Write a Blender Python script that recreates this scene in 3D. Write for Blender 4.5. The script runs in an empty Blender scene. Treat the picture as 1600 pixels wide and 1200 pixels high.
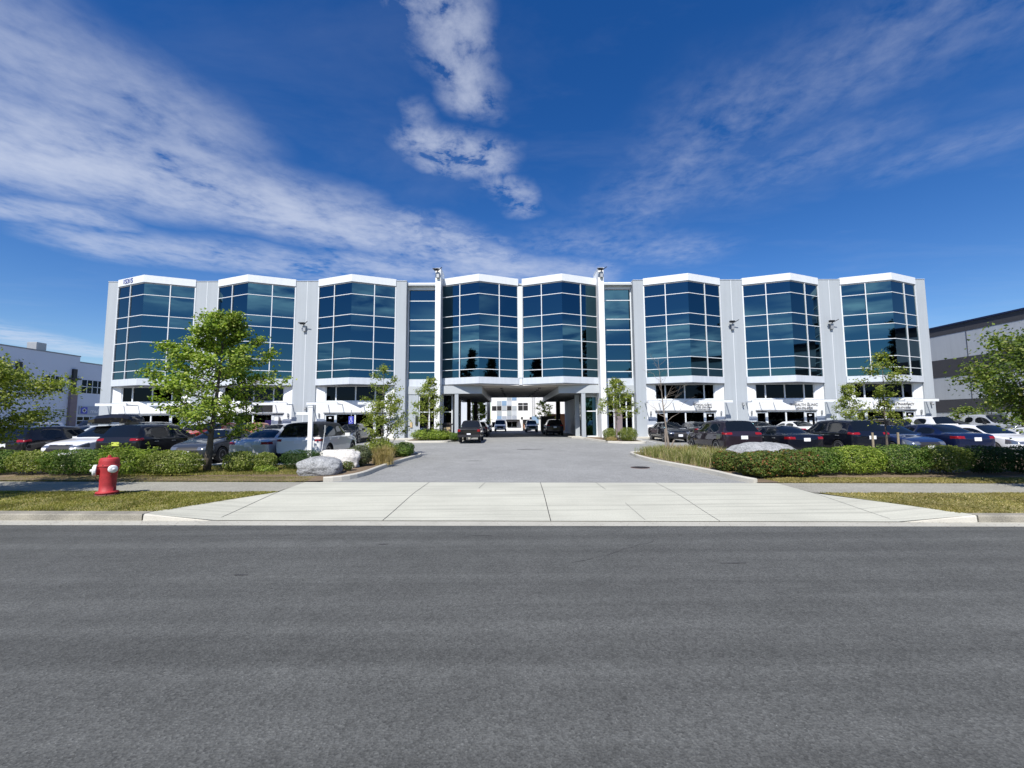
# Street view of a long white office building with angled blue glass bays.
SKY_SAT, SKY_VAL, SKY_HUE, SKY_STR = 1.36, 1.0, .513, .098
CLOUD_STR, CLOUD_MAX = .68, .92
SUN_E, EXPOSURE, ROLL_S = 4.8, 0.40, -1
import bpy, bmesh, math, random
from mathutils import Vector, Matrix, noise as mnoise
R = math.radians
rnd = random.Random(11)
scene = bpy.context.scene
col = scene.collection

# ------------------------------------------------------------------ materials
def new_mat(name):
    m = bpy.data.materials.new(name); m.use_nodes = True
    nt = m.node_tree; b = nt.nodes['Principled BSDF']
    return m, nt, b
def setin(b, **kw):
    for k, v in kw.items():
        b.inputs[k.replace('_', ' ')].default_value = v
def rgba(c): return (c[0], c[1], c[2], 1.0)

def surf(name, c, rough=0.7, var=0.12, scale=3.0, fine=60.0, bump=0.0, metallic=0.0, spec=0.5, coat=0.0, tint=None, ctype='Object', streak=0.0):
    """plain surface with two scales of noise in colour, roughness and bump"""
    m, nt, b = new_mat(name); N = nt.nodes; L = nt.links
    tc = N.new('ShaderNodeTexCoord')
    n1 = N.new('ShaderNodeTexNoise'); n1.inputs['Scale'].default_value = scale; n1.inputs['Detail'].default_value = 6
    n2 = N.new('ShaderNodeTexNoise'); n2.inputs['Scale'].default_value = fine; n2.inputs['Detail'].default_value = 3
    L.new(tc.outputs[ctype], n1.inputs['Vector']); L.new(tc.outputs[ctype], n2.inputs['Vector'])
    mix = N.new('ShaderNodeMath'); mix.operation = 'ADD'
    L.new(n1.outputs['Fac'], mix.inputs[0]); L.new(n2.outputs['Fac'], mix.inputs[1])
    ramp = N.new('ShaderNodeValToRGB')
    t = tint or c
    ramp.color_ramp.elements[0].position = 0.30; ramp.color_ramp.elements[1].position = 0.70
    ramp.color_ramp.elements[0].color = rgba([x * (1 - var) for x in t]); ramp.color_ramp.elements[1].color = rgba([min(1, x * (1 + var)) for x in c])
    half = N.new('ShaderNodeMath'); half.operation = 'MULTIPLY'; half.inputs[1].default_value = 0.5
    L.new(mix.outputs[0], half.inputs[0]); L.new(half.outputs[0], ramp.inputs['Fac'])
    if streak:      # rain streaks running down the panel
        mp = N.new('ShaderNodeMapping'); mp.inputs['Scale'].default_value = (2.6, 2.6, .10); L.new(tc.outputs[ctype], mp.inputs['Vector'])
        n4 = N.new('ShaderNodeTexNoise'); n4.inputs['Scale'].default_value = 1.6; n4.inputs['Detail'].default_value = 6; L.new(mp.outputs[0], n4.inputs['Vector'])
        mr = N.new('ShaderNodeMapRange'); mr.inputs['From Min'].default_value = .35; mr.inputs['From Max'].default_value = .62; mr.inputs['To Min'].default_value = 1 - streak; mr.inputs['To Max'].default_value = 1.0; L.new(n4.outputs['Fac'], mr.inputs['Value'])
        sv = N.new('ShaderNodeVectorMath'); sv.operation = 'SCALE'; L.new(ramp.outputs['Color'], sv.inputs[0]); L.new(mr.outputs['Result'], sv.inputs['Scale']); L.new(sv.outputs[0], b.inputs['Base Color'])
    else:
        L.new(ramp.outputs['Color'], b.inputs['Base Color'])
    setin(b, Roughness=rough, Metallic=metallic)
    b.inputs['Specular IOR Level'].default_value = spec
    b.inputs['Coat Weight'].default_value = coat
    if bump:
        bp = N.new('ShaderNodeBump'); bp.inputs['Strength'].default_value = bump; bp.inputs['Distance'].default_value = 0.02
        L.new(n2.outputs['Fac'], bp.inputs['Height']); L.new(bp.outputs['Normal'], b.inputs['Normal'])
    return m

def leaf_mat(name, c1, c2, c3=None, rough=0.55, trans=0.35, p3=.97, p2=.75):
    m, nt, b = new_mat(name); N = nt.nodes; L = nt.links
    geo = N.new('ShaderNodeNewGeometry')
    ramp = N.new('ShaderNodeValToRGB')
    L.new(geo.outputs['Random Per Island'], ramp.inputs['Fac'])
    e = ramp.color_ramp.elements
    e[0].color = rgba(c1); e[1].color = rgba(c2); e[1].position = p2 if c3 else 1.0
    if c3:
        k = e.new(p3); k.color = rgba(c3)
    tc = N.new('ShaderNodeTexCoord'); nz = N.new('ShaderNodeTexNoise'); nz.inputs['Scale'].default_value = 1.3
    L.new(tc.outputs['Object'], nz.inputs['Vector'])
    mr = N.new('ShaderNodeMapRange'); mr.inputs['From Min'].default_value = 0.3; mr.inputs['From Max'].default_value = 0.7
    mr.inputs['To Min'].default_value = 0.75; mr.inputs['To Max'].default_value = 1.25
    L.new(nz.outputs['Fac'], mr.inputs['Value'])
    mul = N.new('ShaderNodeVectorMath'); mul.operation = 'SCALE'
    L.new(ramp.outputs['Color'], mul.inputs[0]); L.new(mr.outputs['Result'], mul.inputs['Scale'])
    L.new(mul.outputs['Vector'], b.inputs['Base Color'])
    setin(b, Roughness=rough); b.inputs['Specular IOR Level'].default_value = 0.35
    tr = N.new('ShaderNodeBsdfTranslucent')
    br = N.new('ShaderNodeVectorMath'); br.operation = 'MULTIPLY'; br.inputs[1].default_value = (1.5, 1.7, 0.6)
    L.new(mul.outputs['Vector'], br.inputs[0]); L.new(br.outputs['Vector'], tr.inputs['Color'])
    ms = N.new('ShaderNodeMixShader'); ms.inputs['Fac'].default_value = trans
    L.new(b.outputs['BSDF'], ms.inputs[1]); L.new(tr.outputs['BSDF'], ms.inputs[2])
    L.new(ms.outputs['Shader'], N['Material Output'].inputs['Surface'])
    return m

def glass_mat(name, c, rough=0.02, metallic=1.0):
    """coated, tinted facade glass: mirrors its surroundings darkly"""
    m, nt, b = new_mat(name); N = nt.nodes; L = nt.links
    tc = N.new('ShaderNodeTexCoord'); nz = N.new('ShaderNodeTexNoise'); nz.inputs['Scale'].default_value = 0.55; nz.inputs['Detail'].default_value = 1
    L.new(tc.outputs['Object'], nz.inputs['Vector'])
    bp = N.new('ShaderNodeBump'); bp.inputs['Strength'].default_value = 0.03; bp.inputs['Distance'].default_value = 0.05
    L.new(nz.outputs['Fac'], bp.inputs['Height']); L.new(bp.outputs['Normal'], b.inputs['Normal'])
    b.inputs['Base Color'].default_value = rgba(c); setin(b, Roughness=rough, Metallic=metallic)
    return m

def paint_mat(name, c, metallic=0.0, rough=0.3):
    m, nt, b = new_mat(name); N = nt.nodes; L = nt.links
    tc = N.new('ShaderNodeTexCoord'); nz = N.new('ShaderNodeTexNoise'); nz.inputs['Scale'].default_value = 5.0; nz.inputs['Detail'].default_value = 5
    L.new(tc.outputs['Object'], nz.inputs['Vector'])
    mr = N.new('ShaderNodeMapRange'); mr.inputs['To Min'].default_value = rough * 0.7; mr.inputs['To Max'].default_value = rough * 1.5
    L.new(nz.outputs['Fac'], mr.inputs['Value']); L.new(mr.outputs['Result'], b.inputs['Roughness'])
    b.inputs['Base Color'].default_value = rgba(c); setin(b, Metallic=metallic)
    b.inputs['Coat Weight'].default_value = 1.0; b.inputs['Specular IOR Level'].default_value = .08; b.inputs['Coat Roughness'].default_value = 0.015
    return m

M = {}
M['white'] = surf('white_render_wall', (.80, .81, .82), 0.75, 0.05, 0.5, 30, 0.05, streak=.07)
M['panel_white'] = surf('white_metal_panel', (.70, .725, .75), 0.38, 0.03, 0.4, 8, 0, spec=0.5, streak=.04)
M['fascia_grey'] = surf('pale_grey_metal_panel', (.56, .60, .65), 0.4, 0.03, 0.4, 8, 0, streak=.08)
M['column_grey'] = surf('pale_grey_painted_concrete', (.37, .405, .44), 0.8, 0.06, 0.35, 40, 0.08, streak=.05)
M['base_grey'] = surf('blue_grey_painted_band', (.36, .40, .47), 0.8, 0.06, 0.7, 40, 0.05)
M['beam_grey'] = surf('grey_metal_bulkhead', (.42, .45, .47), 0.5, 0.04, 0.4, 10, 0)
M['soffit'] = surf('soffit_boards', (.74, .70, .66), 0.6, 0.10, 1.0, 20, 0.05)
M['frame'] = surf('white_aluminium_frame', (.66, .69, .72), 0.4, 0.03, 2, 30, 0)
M['frame_grey'] = surf('grey_aluminium_trim', (.22, .23, .25), 0.45, 0.05, 2, 30, 0)
M['glass'] = glass_mat('blue_coated_glass', (.052, .118, .150))
M['glass_dark'] = glass_mat('dark_shop_glass', (.008, .011, .017))
M['glass_car'] = glass_mat('tinted_car_glass', (.006, .008, .01), 0.03, 0.0); M['glass_car'].node_tree.nodes['Principled BSDF'].inputs['IOR'].default_value = 1.5
M['black'] = surf('black_plastic', (.018, .018, .02), 0.5, 0.2, 4, 60, 0)
M['rubber'] = surf('tyre_rubber', (.022, .022, .024), 0.85, 0.2, 6, 60, 0.1)
M['rim'] = surf('alloy_rim', (.42, .43, .45), 0.3, 0.08, 6, 60, 0, metallic=0.8)
M['chrome'] = surf('bright_trim', (.65, .66, .68), 0.2, 0.05, 6, 60, 0, metallic=1.0)
M['red_light'] = paint_mat('red_lamp_lens', (.24, .008, .01), 0, 0.15)
M['amber'] = paint_mat('clear_lamp_lens', (.30, .32, .34), 0.7, 0.12)
M['plate'] = surf('white_licence_plate', (.78, .80, .84), 0.5, 0.04, 10, 60, 0)
M['plate_yellow'] = surf('yellow_licence_plate', (.55, .62, .10), 0.5, 0.04, 10, 60, 0)
M['blue_letters'] = surf('blue_letters', (.02, .05, .26), 0.4, 0.05, 4, 30, 0)
M['dark_letters'] = surf('dark_letters', (.15, .15, .165), 0.5, 0.05, 4, 30, 0)
M['purple'] = surf('purple_window_film', (.07, .025, .17), 0.3, 0.1, 2, 30, 0)
M['hydrant_red'] = surf('red_hydrant_paint', (.44, .035, .04), 0.6, 0.22, 6, 70, 0.10, tint=(.30, .02, .025))
M['hydrant_white'] = surf('white_hydrant_paint', (.75, .76, .77), 0.45, 0.08, 8, 60, 0.05)
M['rust'] = surf('dirty_rusty_metal', (.11, .05, .04), 0.8, 0.4, 12, 60, 0.2)
M['bark'] = surf('tree_bark', (.115, .095, .075), 0.9, 0.35, 7, 40, 0.5)
M['bark_pale'] = surf('pale_young_bark', (.24, .20, .165), 0.9, 0.3, 7, 40, 0.4)
M['wood'] = surf('weathered_wood_stake', (.30, .25, .17), 0.85, 0.25, 9, 50, 0.3)
M['sign_white'] = surf('white_painted_post', (.78, .79, .80), 0.5, 0.04, 5, 40, 0)
M['sign_blue'] = surf('blue_sign_face', (.05, .06, .42), 0.45, 0.05, 5, 40, 0)
M['post_yellow'] = surf('yellow_post_sleeve', (.55, .36, .06), 0.6, 0.1, 5, 40, 0)
M['tan'] = surf('tan_pebble_panel', (.50, .38, .22), 0.85, 0.15, 10, 90, 0.2)
M['gutter'] = surf('gutter_concrete', (.41, .40, .35), 0.9, 0.14, 1.2, 60, 0.2, tint=(.35, .34, .29))
M['pale_conc'] = surf('pale_kerb_concrete', (.50, .48, .42), 0.9, 0.16, 1.6, 60, 0.25)
M['old_conc'] = surf('weathered_kerb_concrete', (.29, .27, .22), 0.9, 0.28, 1.6, 50, 0.35, tint=(.17, .16, .135))
M['orange'] = surf('faded_orange_steel', (.50, .20, .08), 0.7, 0.15, 2, 30, 0.1)
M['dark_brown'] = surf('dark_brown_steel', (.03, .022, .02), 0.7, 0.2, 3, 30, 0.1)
M['soil'] = surf('dry_bed_soil', (.17, .125, .08), 0.95, 0.35, 2.5, 40, 0.6)
M['rail'] = surf('grey_galvanised_steel', (.38, .39, .40), 0.5, 0.08, 4, 40, 0, metallic=0.5)

# asphalt ---------------------------------------------------------------
def asphalt(name, c, band=0.0, patch=0.10, fine_amt=0.35, crack=0.0):
    m, nt, b = new_mat(name); N = nt.nodes; L = nt.links
    tc = N.new('ShaderNodeTexCoord')
    def noise(scale, detail=4, sx=1, sy=1, rough=0.6):
        mp = N.new('ShaderNodeMapping'); mp.inputs['Scale'].default_value = (sx, sy, 1)
        L.new(tc.outputs['Object'], mp.inputs['Vector'])
        n = N.new('ShaderNodeTexNoise'); n.inputs['Scale'].default_value = scale; n.inputs['Detail'].default_value = detail; n.inputs['Roughness'].default_value = rough
        L.new(mp.outputs['Vector'], n.inputs['Vector']); return n.outputs['Fac']
    def mrange(x, a, b_, lo, hi):
        r = N.new('ShaderNodeMapRange'); r.inputs['From Min'].default_value = a; r.inputs['From Max'].default_value = b_
        r.inputs['To Min'].default_value = lo; r.inputs['To Max'].default_value = hi; L.new(x, r.inputs['Value']); return r.outputs['Result']
    def mul(x, y):
        k = N.new('ShaderNodeMath'); k.operation = 'MULTIPLY'; L.new(x, k.inputs[0]); L.new(y, k.inputs[1]); return k.outputs[0]
    grain = noise(75, 5, rough=0.8)
    v = N.new('ShaderNodeTexVoronoi'); v.inputs['Scale'].default_value = 46; L.new(tc.outputs['Object'], v.inputs['Vector'])
    f = mrange(grain, 0.3, 0.7, 1 - fine_amt, 1 + fine_amt)
    f = mul(f, mrange(v.outputs['Color'], 0, 1, 0.70, 1.34))
    sp = N.new('ShaderNodeTexVoronoi'); sp.inputs['Scale'].default_value = 21; L.new(tc.outputs['Object'], sp.inputs['Vector'])
    f = mul(f, mrange(sp.outputs['Distance'], 0.02, 0.09, 2.5, 1.0))          # pale aggregate chips
    f = mul(f, mrange(noise(0.35, 5), 0.3, 0.7, 1 - patch, 1 + patch))
    f = mul(f, mrange(noise(2.3, 5), 0.3, 0.7, 1 - patch * 0.8, 1 + patch * 0.8))
    if band:
        f = mul(f, mrange(noise(1.0, 3, 0.04, 2.1), 0.35, 0.68, 1 - band, 1 + band * 1.3))   # wheel-polished bands along the road
    if crack:
        d = noise(0.9, 6)
        vo = N.new('ShaderNodeTexVoronoi'); vo.feature = 'DISTANCE_TO_EDGE'; vo.inputs['Scale'].default_value = 0.16
        mp = N.new('ShaderNodeVectorMath'); mp.operation = 'SCALE'; mp.inputs['Scale'].default_value = 1.6
        cv = N.new('ShaderNodeCombineXYZ'); L.new(d, cv.inputs[0]); L.new(noise(1.1, 6), cv.inputs[1])
        L.new(cv.outputs[0], mp.inputs[0])
        ad = N.new('ShaderNodeVectorMath'); ad.operation = 'ADD'; L.new(tc.outputs['Object'], ad.inputs[0]); L.new(mp.outputs[0], ad.inputs[1])
        L.new(ad.outputs[0], vo.inputs['Vector'])
        f = mul(f, mrange(vo.outputs['Distance'], 0.0, 0.003, 1 - crack, 1.0))
    sc = N.new('ShaderNodeVectorMath'); sc.operation = 'SCALE'; sc.inputs[0].default_value = c; L.new(f, sc.inputs['Scale'])
    L.new(sc.outputs['Vector'], b.inputs['Base Color'])
    setin(b, Roughness=0.86); b.inputs['Specular IOR Level'].default_value = 0.3
    bp = N.new('ShaderNodeBump'); bp.inputs['Strength'].default_value = 0.55; bp.inputs['Distance'].default_value = 0.008
    L.new(v.outputs['Distance'], bp.inputs['Height']); L.new(bp.outputs['Normal'], b.inputs['Normal'])
    return m
M['road'] = asphalt('road_asphalt', (.083, .0855, .0815), band=0.15, patch=0.10, crack=0.15, fine_amt=.5)
M['lot'] = asphalt('worn_lot_asphalt', (.252, .255, .248), band=0.0, patch=0.10, fine_amt=0.2, crack=0.12)
M['walk'] = asphalt('sidewalk_concrete', (.285, .276, .238), patch=0.10, fine_amt=0.2)
M['patch'] = asphalt('dark_asphalt_patch', (.05, .05, .052), patch=0.2)

def apron_mat():
    m, nt, b = new_mat('broomed_apron_concrete'); N = nt.nodes; L = nt.links
    tc = N.new('ShaderNodeTexCoord')
    def noise(scale, detail, sx, sy):
        mp = N.new('ShaderNodeMapping'); mp.inputs['Scale'].default_value = (sx, sy, 1); mp.inputs['Rotation'].default_value = (0, 0, 0.045)
        L.new(tc.outputs['Object'], mp.inputs['Vector'])
        n = N.new('ShaderNodeTexNoise'); n.inputs['Scale'].default_value = scale; n.inputs['Detail'].default_value = detail
        L.new(mp.outputs['Vector'], n.inputs['Vector']); return n.outputs['Fac']
    def mr(x, a, b_, lo, hi):
        r = N.new('ShaderNodeMapRange'); r.inputs['From Min'].default_value = a; r.inputs['From Max'].default_value = b_
        r.inputs['To Min'].default_value = lo; r.inputs['To Max'].default_value = hi; L.new(x, r.inputs['Value']); return r.outputs['Result']
    def mul(x, y):
        k = N.new('ShaderNodeMath'); k.operation = 'MULTIPLY'; L.new(x, k.inputs[0]); L.new(y, k.inputs[1]); return k.outputs[0]
    streak = noise(1.0, 4, 0.16, 7.0)
    f = mul(mr(streak, 0.36, 0.47, 0.82, 1.0), mr(noise(0.6, 6, 1, 1), 0.3, 0.7, 0.90, 1.07))
    f = mul(f, mr(noise(45, 4, 1, 1), 0.3, 0.7, 0.90, 1.08))
    f = mul(f, mr(noise(1.0, 3, 0.5, 22.0), 0.35, 0.6, 0.93, 1.03))
    sc = N.new('ShaderNodeVectorMath'); sc.operation = 'SCALE'; sc.inputs[0].default_value = (.47, .468, .395); L.new(f, sc.inputs['Scale'])
    L.new(sc.outputs['Vector'], b.inputs['Base Color']); setin(b, Roughness=0.9)
    bp = N.new('ShaderNodeBump'); bp.inputs['Strength'].default_value = 0.25; bp.inputs['Distance'].default_value = 0.006
    L.new(streak, bp.inputs['Height']); L.new(bp.outputs['Normal'], b.inputs['Normal'])
    return m
M['apron'] = apron_mat()

def grass_ground():
    m, nt, b = new_mat('dry_grass_ground'); N = nt.nodes; L = nt.links
    tc = N.new('ShaderNodeTexCoord')
    n1 = N.new('ShaderNodeTexNoise'); n1.inputs['Scale'].default_value = 0.9; n1.inputs['Detail'].default_value = 6
    n2 = N.new('ShaderNodeTexNoise'); n2.inputs['Scale'].default_value = 30; n2.inputs['Detail'].default_value = 4
    L.new(tc.outputs['Object'], n1.inputs['Vector']); L.new(tc.outputs['Object'], n2.inputs['Vector'])
    r1 = N.new('ShaderNodeValToRGB'); e = r1.color_ramp.elements
    e[0].position = .35; e[0].color = (.13, .13, .03, 1); e[1].position = .66; e[1].color = (.27, .24, .085, 1)
    L.new(n1.outputs['Fac'], r1.inputs['Fac'])
    mr = N.new('ShaderNodeMapRange'); mr.inputs['From Min'].default_value = .3; mr.inputs['From Max'].default_value = .7; mr.inputs['To Min'].default_value = .55; mr.inputs['To Max'].default_value = 1.3
    L.new(n2.outputs['Fac'], mr.inputs['Value'])
    sc = N.new('ShaderNodeVectorMath'); sc.operation = 'SCALE'; L.new(r1.outputs['Color'], sc.inputs[0]); L.new(mr.outputs['Result'], sc.inputs['Scale'])
    L.new(sc.outputs['Vector'], b.inputs['Base Color']); setin(b, Roughness=0.95)
    return m
M['grass_ground'] = grass_ground()

def granite(name, lo, hi):
    m, nt, b = new_mat(name); N = nt.nodes; L = nt.links
    tc = N.new('ShaderNodeTexCoord')
    v = N.new('ShaderNodeTexVoronoi'); v.inputs['Scale'].default_value = 38
    n = N.new('ShaderNodeTexNoise'); n.inputs['Scale'].default_value = 3.2; n.inputs['Detail'].default_value = 9; n.inputs['Roughness'].default_value = .7
    n3 = N.new('ShaderNodeTexNoise'); n3.inputs['Scale'].default_value = 26; n3.inputs['Detail'].default_value = 6
    for x in (v, n, n3): L.new(tc.outputs['Object'], x.inputs['Vector'])
    a = N.new('ShaderNodeMath'); a.operation = 'MULTIPLY_ADD'; a.inputs[1].default_value = .45
    L.new(v.outputs['Color'], a.inputs[0]); L.new(n.outputs['Fac'], a.inputs[2])
    r = N.new('ShaderNodeValToRGB'); e = r.color_ramp.elements
    e[0].position = .42; e[0].color = rgba(lo); e[1].position = .95; e[1].color = rgba(hi)
    L.new(a.outputs[0], r.inputs['Fac']); L.new(r.outputs['Color'], b.inputs['Base Color']); setin(b, Roughness=.85)
    bp = N.new('ShaderNodeBump'); bp.inputs['Strength'].default_value = .8; bp.inputs['Distance'].default_value = .03
    L.new(n3.outputs['Fac'], bp.inputs['Height']); L.new(bp.outputs['Normal'], b.inputs['Normal'])
    return m
M['granite'] = granite('grey_granite', (.11, .115, .12), (.40, .41, .42))
M['granite_white'] = granite('white_granite', (.36, .34, .31), (.74, .72, .69))

def stained_wall():
    """grey tilt-up panel with a rust streak under the eaves"""
    m = surf('pale_grey_tilt_panel', (.50, .53, .56), .85, .08, .25, 20, .05, streak=.07)
    return m
M['tilt_light'] = stained_wall()
M['tilt_dark'] = surf('charcoal_tilt_panel', (.062, .062, .07), .85, .12, .3, 20, .05)
M['tilt_blue'] = surf('navy_roof_flashing', (.01, .02, .07), .5, .1, 1, 20, 0)
M['stain'] = surf('rust_stain', (.32, .25, .15), .9, .3, 1.5, 20, 0)
M['left_wall'] = surf('cool_white_wall', (.56, .60, .68), .8, .05, .3, 20, .03)
M['brown_pier'] = surf('brown_stone_pier', (.20, .16, .17), .85, .15, 2, 30, .1)
M['sky_blue_panel'] = surf('light_blue_panel', (.22, .34, .50), .6, .05, 1, 20, 0)
M['grey_panel'] = surf('mid_grey_panel', (.38, .42, .45), .6, .05, 1, 20, 0)

# ------------------------------------------------------------------ geometry helpers
class MB:
    def __init__(s): s.v = []; s.f = []; s.m = []
    def face(s, pts, mi=0):
        i = len(s.v); s.v += [tuple(p) for p in pts]; s.f.append(tuple(range(i, i + len(pts)))); s.m.append(mi)
    def box(s, x0, x1, y0, y1, z0, z1, mi=0):
        i = len(s.v)
        s.v += [(x0, y0, z0), (x1, y0, z0), (x1, y1, z0), (x0, y1, z0), (x0, y0, z1), (x1, y0, z1), (x1, y1, z1), (x0, y1, z1)]
        for q in ((0, 3, 2, 1), (4, 5, 6, 7), (0, 1, 5, 4), (1, 2, 6, 5), (2, 3, 7, 6), (3, 0, 4, 7)):
            s.f.append(tuple(i + k for k in q)); s.m.append(mi)
        return s
    def prism(s, poly, z0, z1, mi=0):
        n = len(poly); i = len(s.v)
        a = sum(poly[k][0] * poly[(k + 1) % n][1] - poly[(k + 1) % n][0] * poly[k][1] for k in range(n))
        if a < 0: poly = poly[::-1]
        fz = (lambda z, p: z(p) if callable(z) else z)
        s.v += [(p[0], p[1], fz(z0, p)) for p in poly] + [(p[0], p[1], fz(z1, p)) for p in poly]
        s.f.append(tuple(i + k for k in range(n))[::-1]); s.m.append(mi)
        s.f.append(tuple(i + n + k for k in range(n))); s.m.append(mi)
        for k in range(n):
            k2 = (k + 1) % n
            s.f.append((i + k, i + k2, i + n + k2, i + n + k)); s.m.append(mi)
        return s
    def tube(s, pts, rads, n=8, mi=0, cap=True):
        pts = [Vector(p) for p in pts]; rings = []
        for k, p in enumerate(pts):
            d = (pts[min(k + 1, len(pts) - 1)] - pts[max(k - 1, 0)])
            d = d.normalized() if d.length > 1e-9 else Vector((0, 0, 1))
            a = Vector((1, 0, 0)) if abs(d.x) < .9 else Vector((0, 1, 0))
            u = d.cross(a).normalized(); w = d.cross(u)
            i = len(s.v); r = rads[k] if hasattr(rads, '__len__') else rads
            s.v += [tuple(p + (u * math.cos(2 * math.pi * j / n) + w * math.sin(2 * math.pi * j / n)) * r) for j in range(n)]
            rings.append(i)
        for a, b in zip(rings, rings[1:]):
            for j in range(n):
                s.f.append((a + j, a + (j + 1) % n, b + (j + 1) % n, b + j)); s.m.append(mi)
        if cap:
            s.f.append(tuple(rings[0] + j for j in range(n))[::-1]); s.m.append(mi)
            s.f.append(tuple(rings[-1] + j for j in range(n))); s.m.append(mi)
        return s
    def lathe(s, prof, n=20, origin=(0, 0, 0), axis='z', mi=0):
        """prof: list of (radius, height) turned about an axis through origin"""
        rings = []
        for r, h in prof:
            i = len(s.v)
            for j in range(n):
                a = 2 * math.pi * j / n; c, d = r * math.cos(a), r * math.sin(a)
                p = (c, d, h) if axis == 'z' else ((h, c, d) if axis == 'x' else (d, h, c))
                s.v.append((origin[0] + p[0], origin[1] + p[1], origin[2] + p[2]))
            rings.append(i)
        for a, b in zip(rings, rings[1:]):
            for j in range(n):
                s.f.append((a + j, a + (j + 1) % n, b + (j + 1) % n, b + j)); s.m.append(mi)
        s.f.append(tuple(rings[0] + j for j in range(n))[::-1]); s.m.append(mi)
        s.f.append(tuple(rings[-1] + j for j in range(n))); s.m.append(mi)
        return s
    def mesh(s, name, mats):
        me = bpy.data.meshes.new(name); me.from_pydata(s.v, [], s.f)
        for m in (mats if isinstance(mats, (list, tuple)) else [mats]): me.materials.append(m)
        me.polygons.foreach_set('material_index', s.m); me.update(); return me
    def build(s, name, mats, parent=None, smooth=False, bevel=0):
        me = s.mesh(name, mats)
        if smooth: me.polygons.foreach_set('use_smooth', [True] * len(me.polygons))
        o = bpy.data.objects.new(name, me); col.objects.link(o)
        if parent is not None: o.parent = parent
        if bevel:
            b = o.modifiers.new('edge', 'BEVEL'); b.width = bevel; b.segments = 2; b.limit_method = 'ANGLE'; b.angle_limit = R(40)
        return o

def tag(o, label=None, cat=None, group=None, kind=None):
    if label: o['label'] = label
    if cat: o['category'] = cat
    if group: o['group'] = group
    if kind: o['kind'] = kind
    return o
def empty(name, loc=(0, 0, 0), rz=0.0, label=None, cat=None, group=None):
    o = bpy.data.objects.new(name, None); col.objects.link(o); o.location = loc; o.rotation_euler = (0, 0, rz)
    o.empty_display_size = .3
    return tag(o, label, cat, group)
def text_mesh(body, size, extrude=.015, align='CENTER', spacing=1.0):
    cu = bpy.data.curves.new('lettering', 'FONT'); cu.body = body; cu.size = size; cu.extrude = extrude; cu.align_x = align; cu.align_y = 'CENTER'; cu.space_character = spacing
    t = bpy.data.objects.new('lettering', cu); col.objects.link(t)
    bpy.context.view_layer.update()
    me = bpy.data.meshes.new_from_object(t); bpy.data.objects.remove(t); bpy.data.curves.remove(cu)
    return me
def put_text(name, body, size, loc, rot, mat, parent, extrude=.015, sx=1.0, bold=0.0):
    me = text_mesh(body, size, extrude)
    me.materials.clear(); me.materials.append(mat)
    me.transform(Matrix.Translation(loc) @ Matrix.Rotation(rot[2], 4, 'Z') @ Matrix.Rotation(rot[0], 4, 'X') @ Matrix.Scale(sx, 4, (1, 0, 0)))
    o = bpy.data.objects.new(name, me); col.objects.link(o)
    if parent is not None: o.parent = parent
    return o

# ------------------------------------------------------------------ levels of the ground
def gz(y):
    """the lot rises gently from the pavement to the building"""
    y = min(max(y, 12.0), 37.5)
    return .17 + (y - 13) * .0135
def asph(x): return 8.58 - .040 * x          # edge of the road asphalt
def kb(x): return 8.88 - .0435 * x           # foot of the kerb
def kback(x): return 9.16 - .048 * x
def sf(x): return 11.5 - .055 * x            # front of the pavement
def sb(x): return 13.2 - .065 * x            # back of the pavement

# ================================================================== THE SETTING
def structure(o): o['kind'] = 'structure'; return o
def strip(xs, ya, yb, za, zb, ny=1):
    m = MB()
    for x0, x1 in zip(xs, xs[1:]):
        for k in range(ny):
            t0, t1 = k / ny, (k + 1) / ny
            def P(x, t):
                y = ya(x) + (yb(x) - ya(x)) * t
                return (x, y, za + (zb - za) * t)
            m.face([P(x0, t0), P(x1, t0), P(x1, t1), P(x0, t1)])
    return m
def frange(a, b, n): return [a + (b - a) * i / n for i in range(n + 1)]

# far ground: one sheet with a hole-free gentle level, just below everything
g = MB()
g.face([(-700, -500, -.06), (700, -500, -.06), (700, 900, -.06), (-700, 900, -.06)])
structure(g.build('ground', M['grass_ground']))
structure(strip(frange(-120, 120, 24), lambda x: -7.0 - .04 * x, asph, 0, 0).build('road', M['road']))
structure(strip(frange(-120, 120, 24), lambda x: -9.4 - .04 * x, lambda x: -7.2 - .04 * x, .12, .12).build('pavement_across_road', M['walk']))

APL, APR = -6.05, 7.60                       # driveway apron between these, at the gutter
# gutter pan
m = MB(); xs = frange(-60, 60, 40)
for x0, x1 in zip(xs, xs[1:]):
    m.face([(x0, asph(x0), .004), (x1, asph(x1), .004), (x1, kb(x1) + .02, .02), (x0, kb(x0) + .02, .02)])
structure(m.build('gutter', M['gutter']))

# street kerb, dropped at the apron
def kerb_z(x):
    if x < APL: t = min(1, (APL - x) / 1.5)
    elif x > APR: t = min(1, (x - APR) / 1.5)
    else: t = 0
    return .03 + .12 * t
def kerb_piece(x0, x1, n, mat, name):
    m = MB(); xs = frange(x0, x1, n)
    for a, b in zip(xs, xs[1:]):
        za, zb_ = kerb_z(a), kerb_z(b)
        r = .025
        A = [(a, kb(a), -.03), (a, kb(a) + .015, za - r), (a, kb(a) + .015 + r, za), (a, kback(a), za)]
        B = [(b, kb(b), -.03), (b, kb(b) + .015, zb_ - r), (b, kb(b) + .015 + r, zb_), (b, kback(b), zb_)]
        for k in range(3): m.face([A[k], B[k], B[k + 1], A[k + 1]])
    for e, s in ((x0, 1), (x1, -1)):
        z = kerb_z(e)
        m.face([(e, kb(e), -.03), (e, kb(e) + .015, z), (e, kback(e), z), (e, kback(e), -.03)])
    return structure(m.build(name, mat))
kb_x = [-60, -40, -30, -22, -16.2, -12.05, -7.62]
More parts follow.
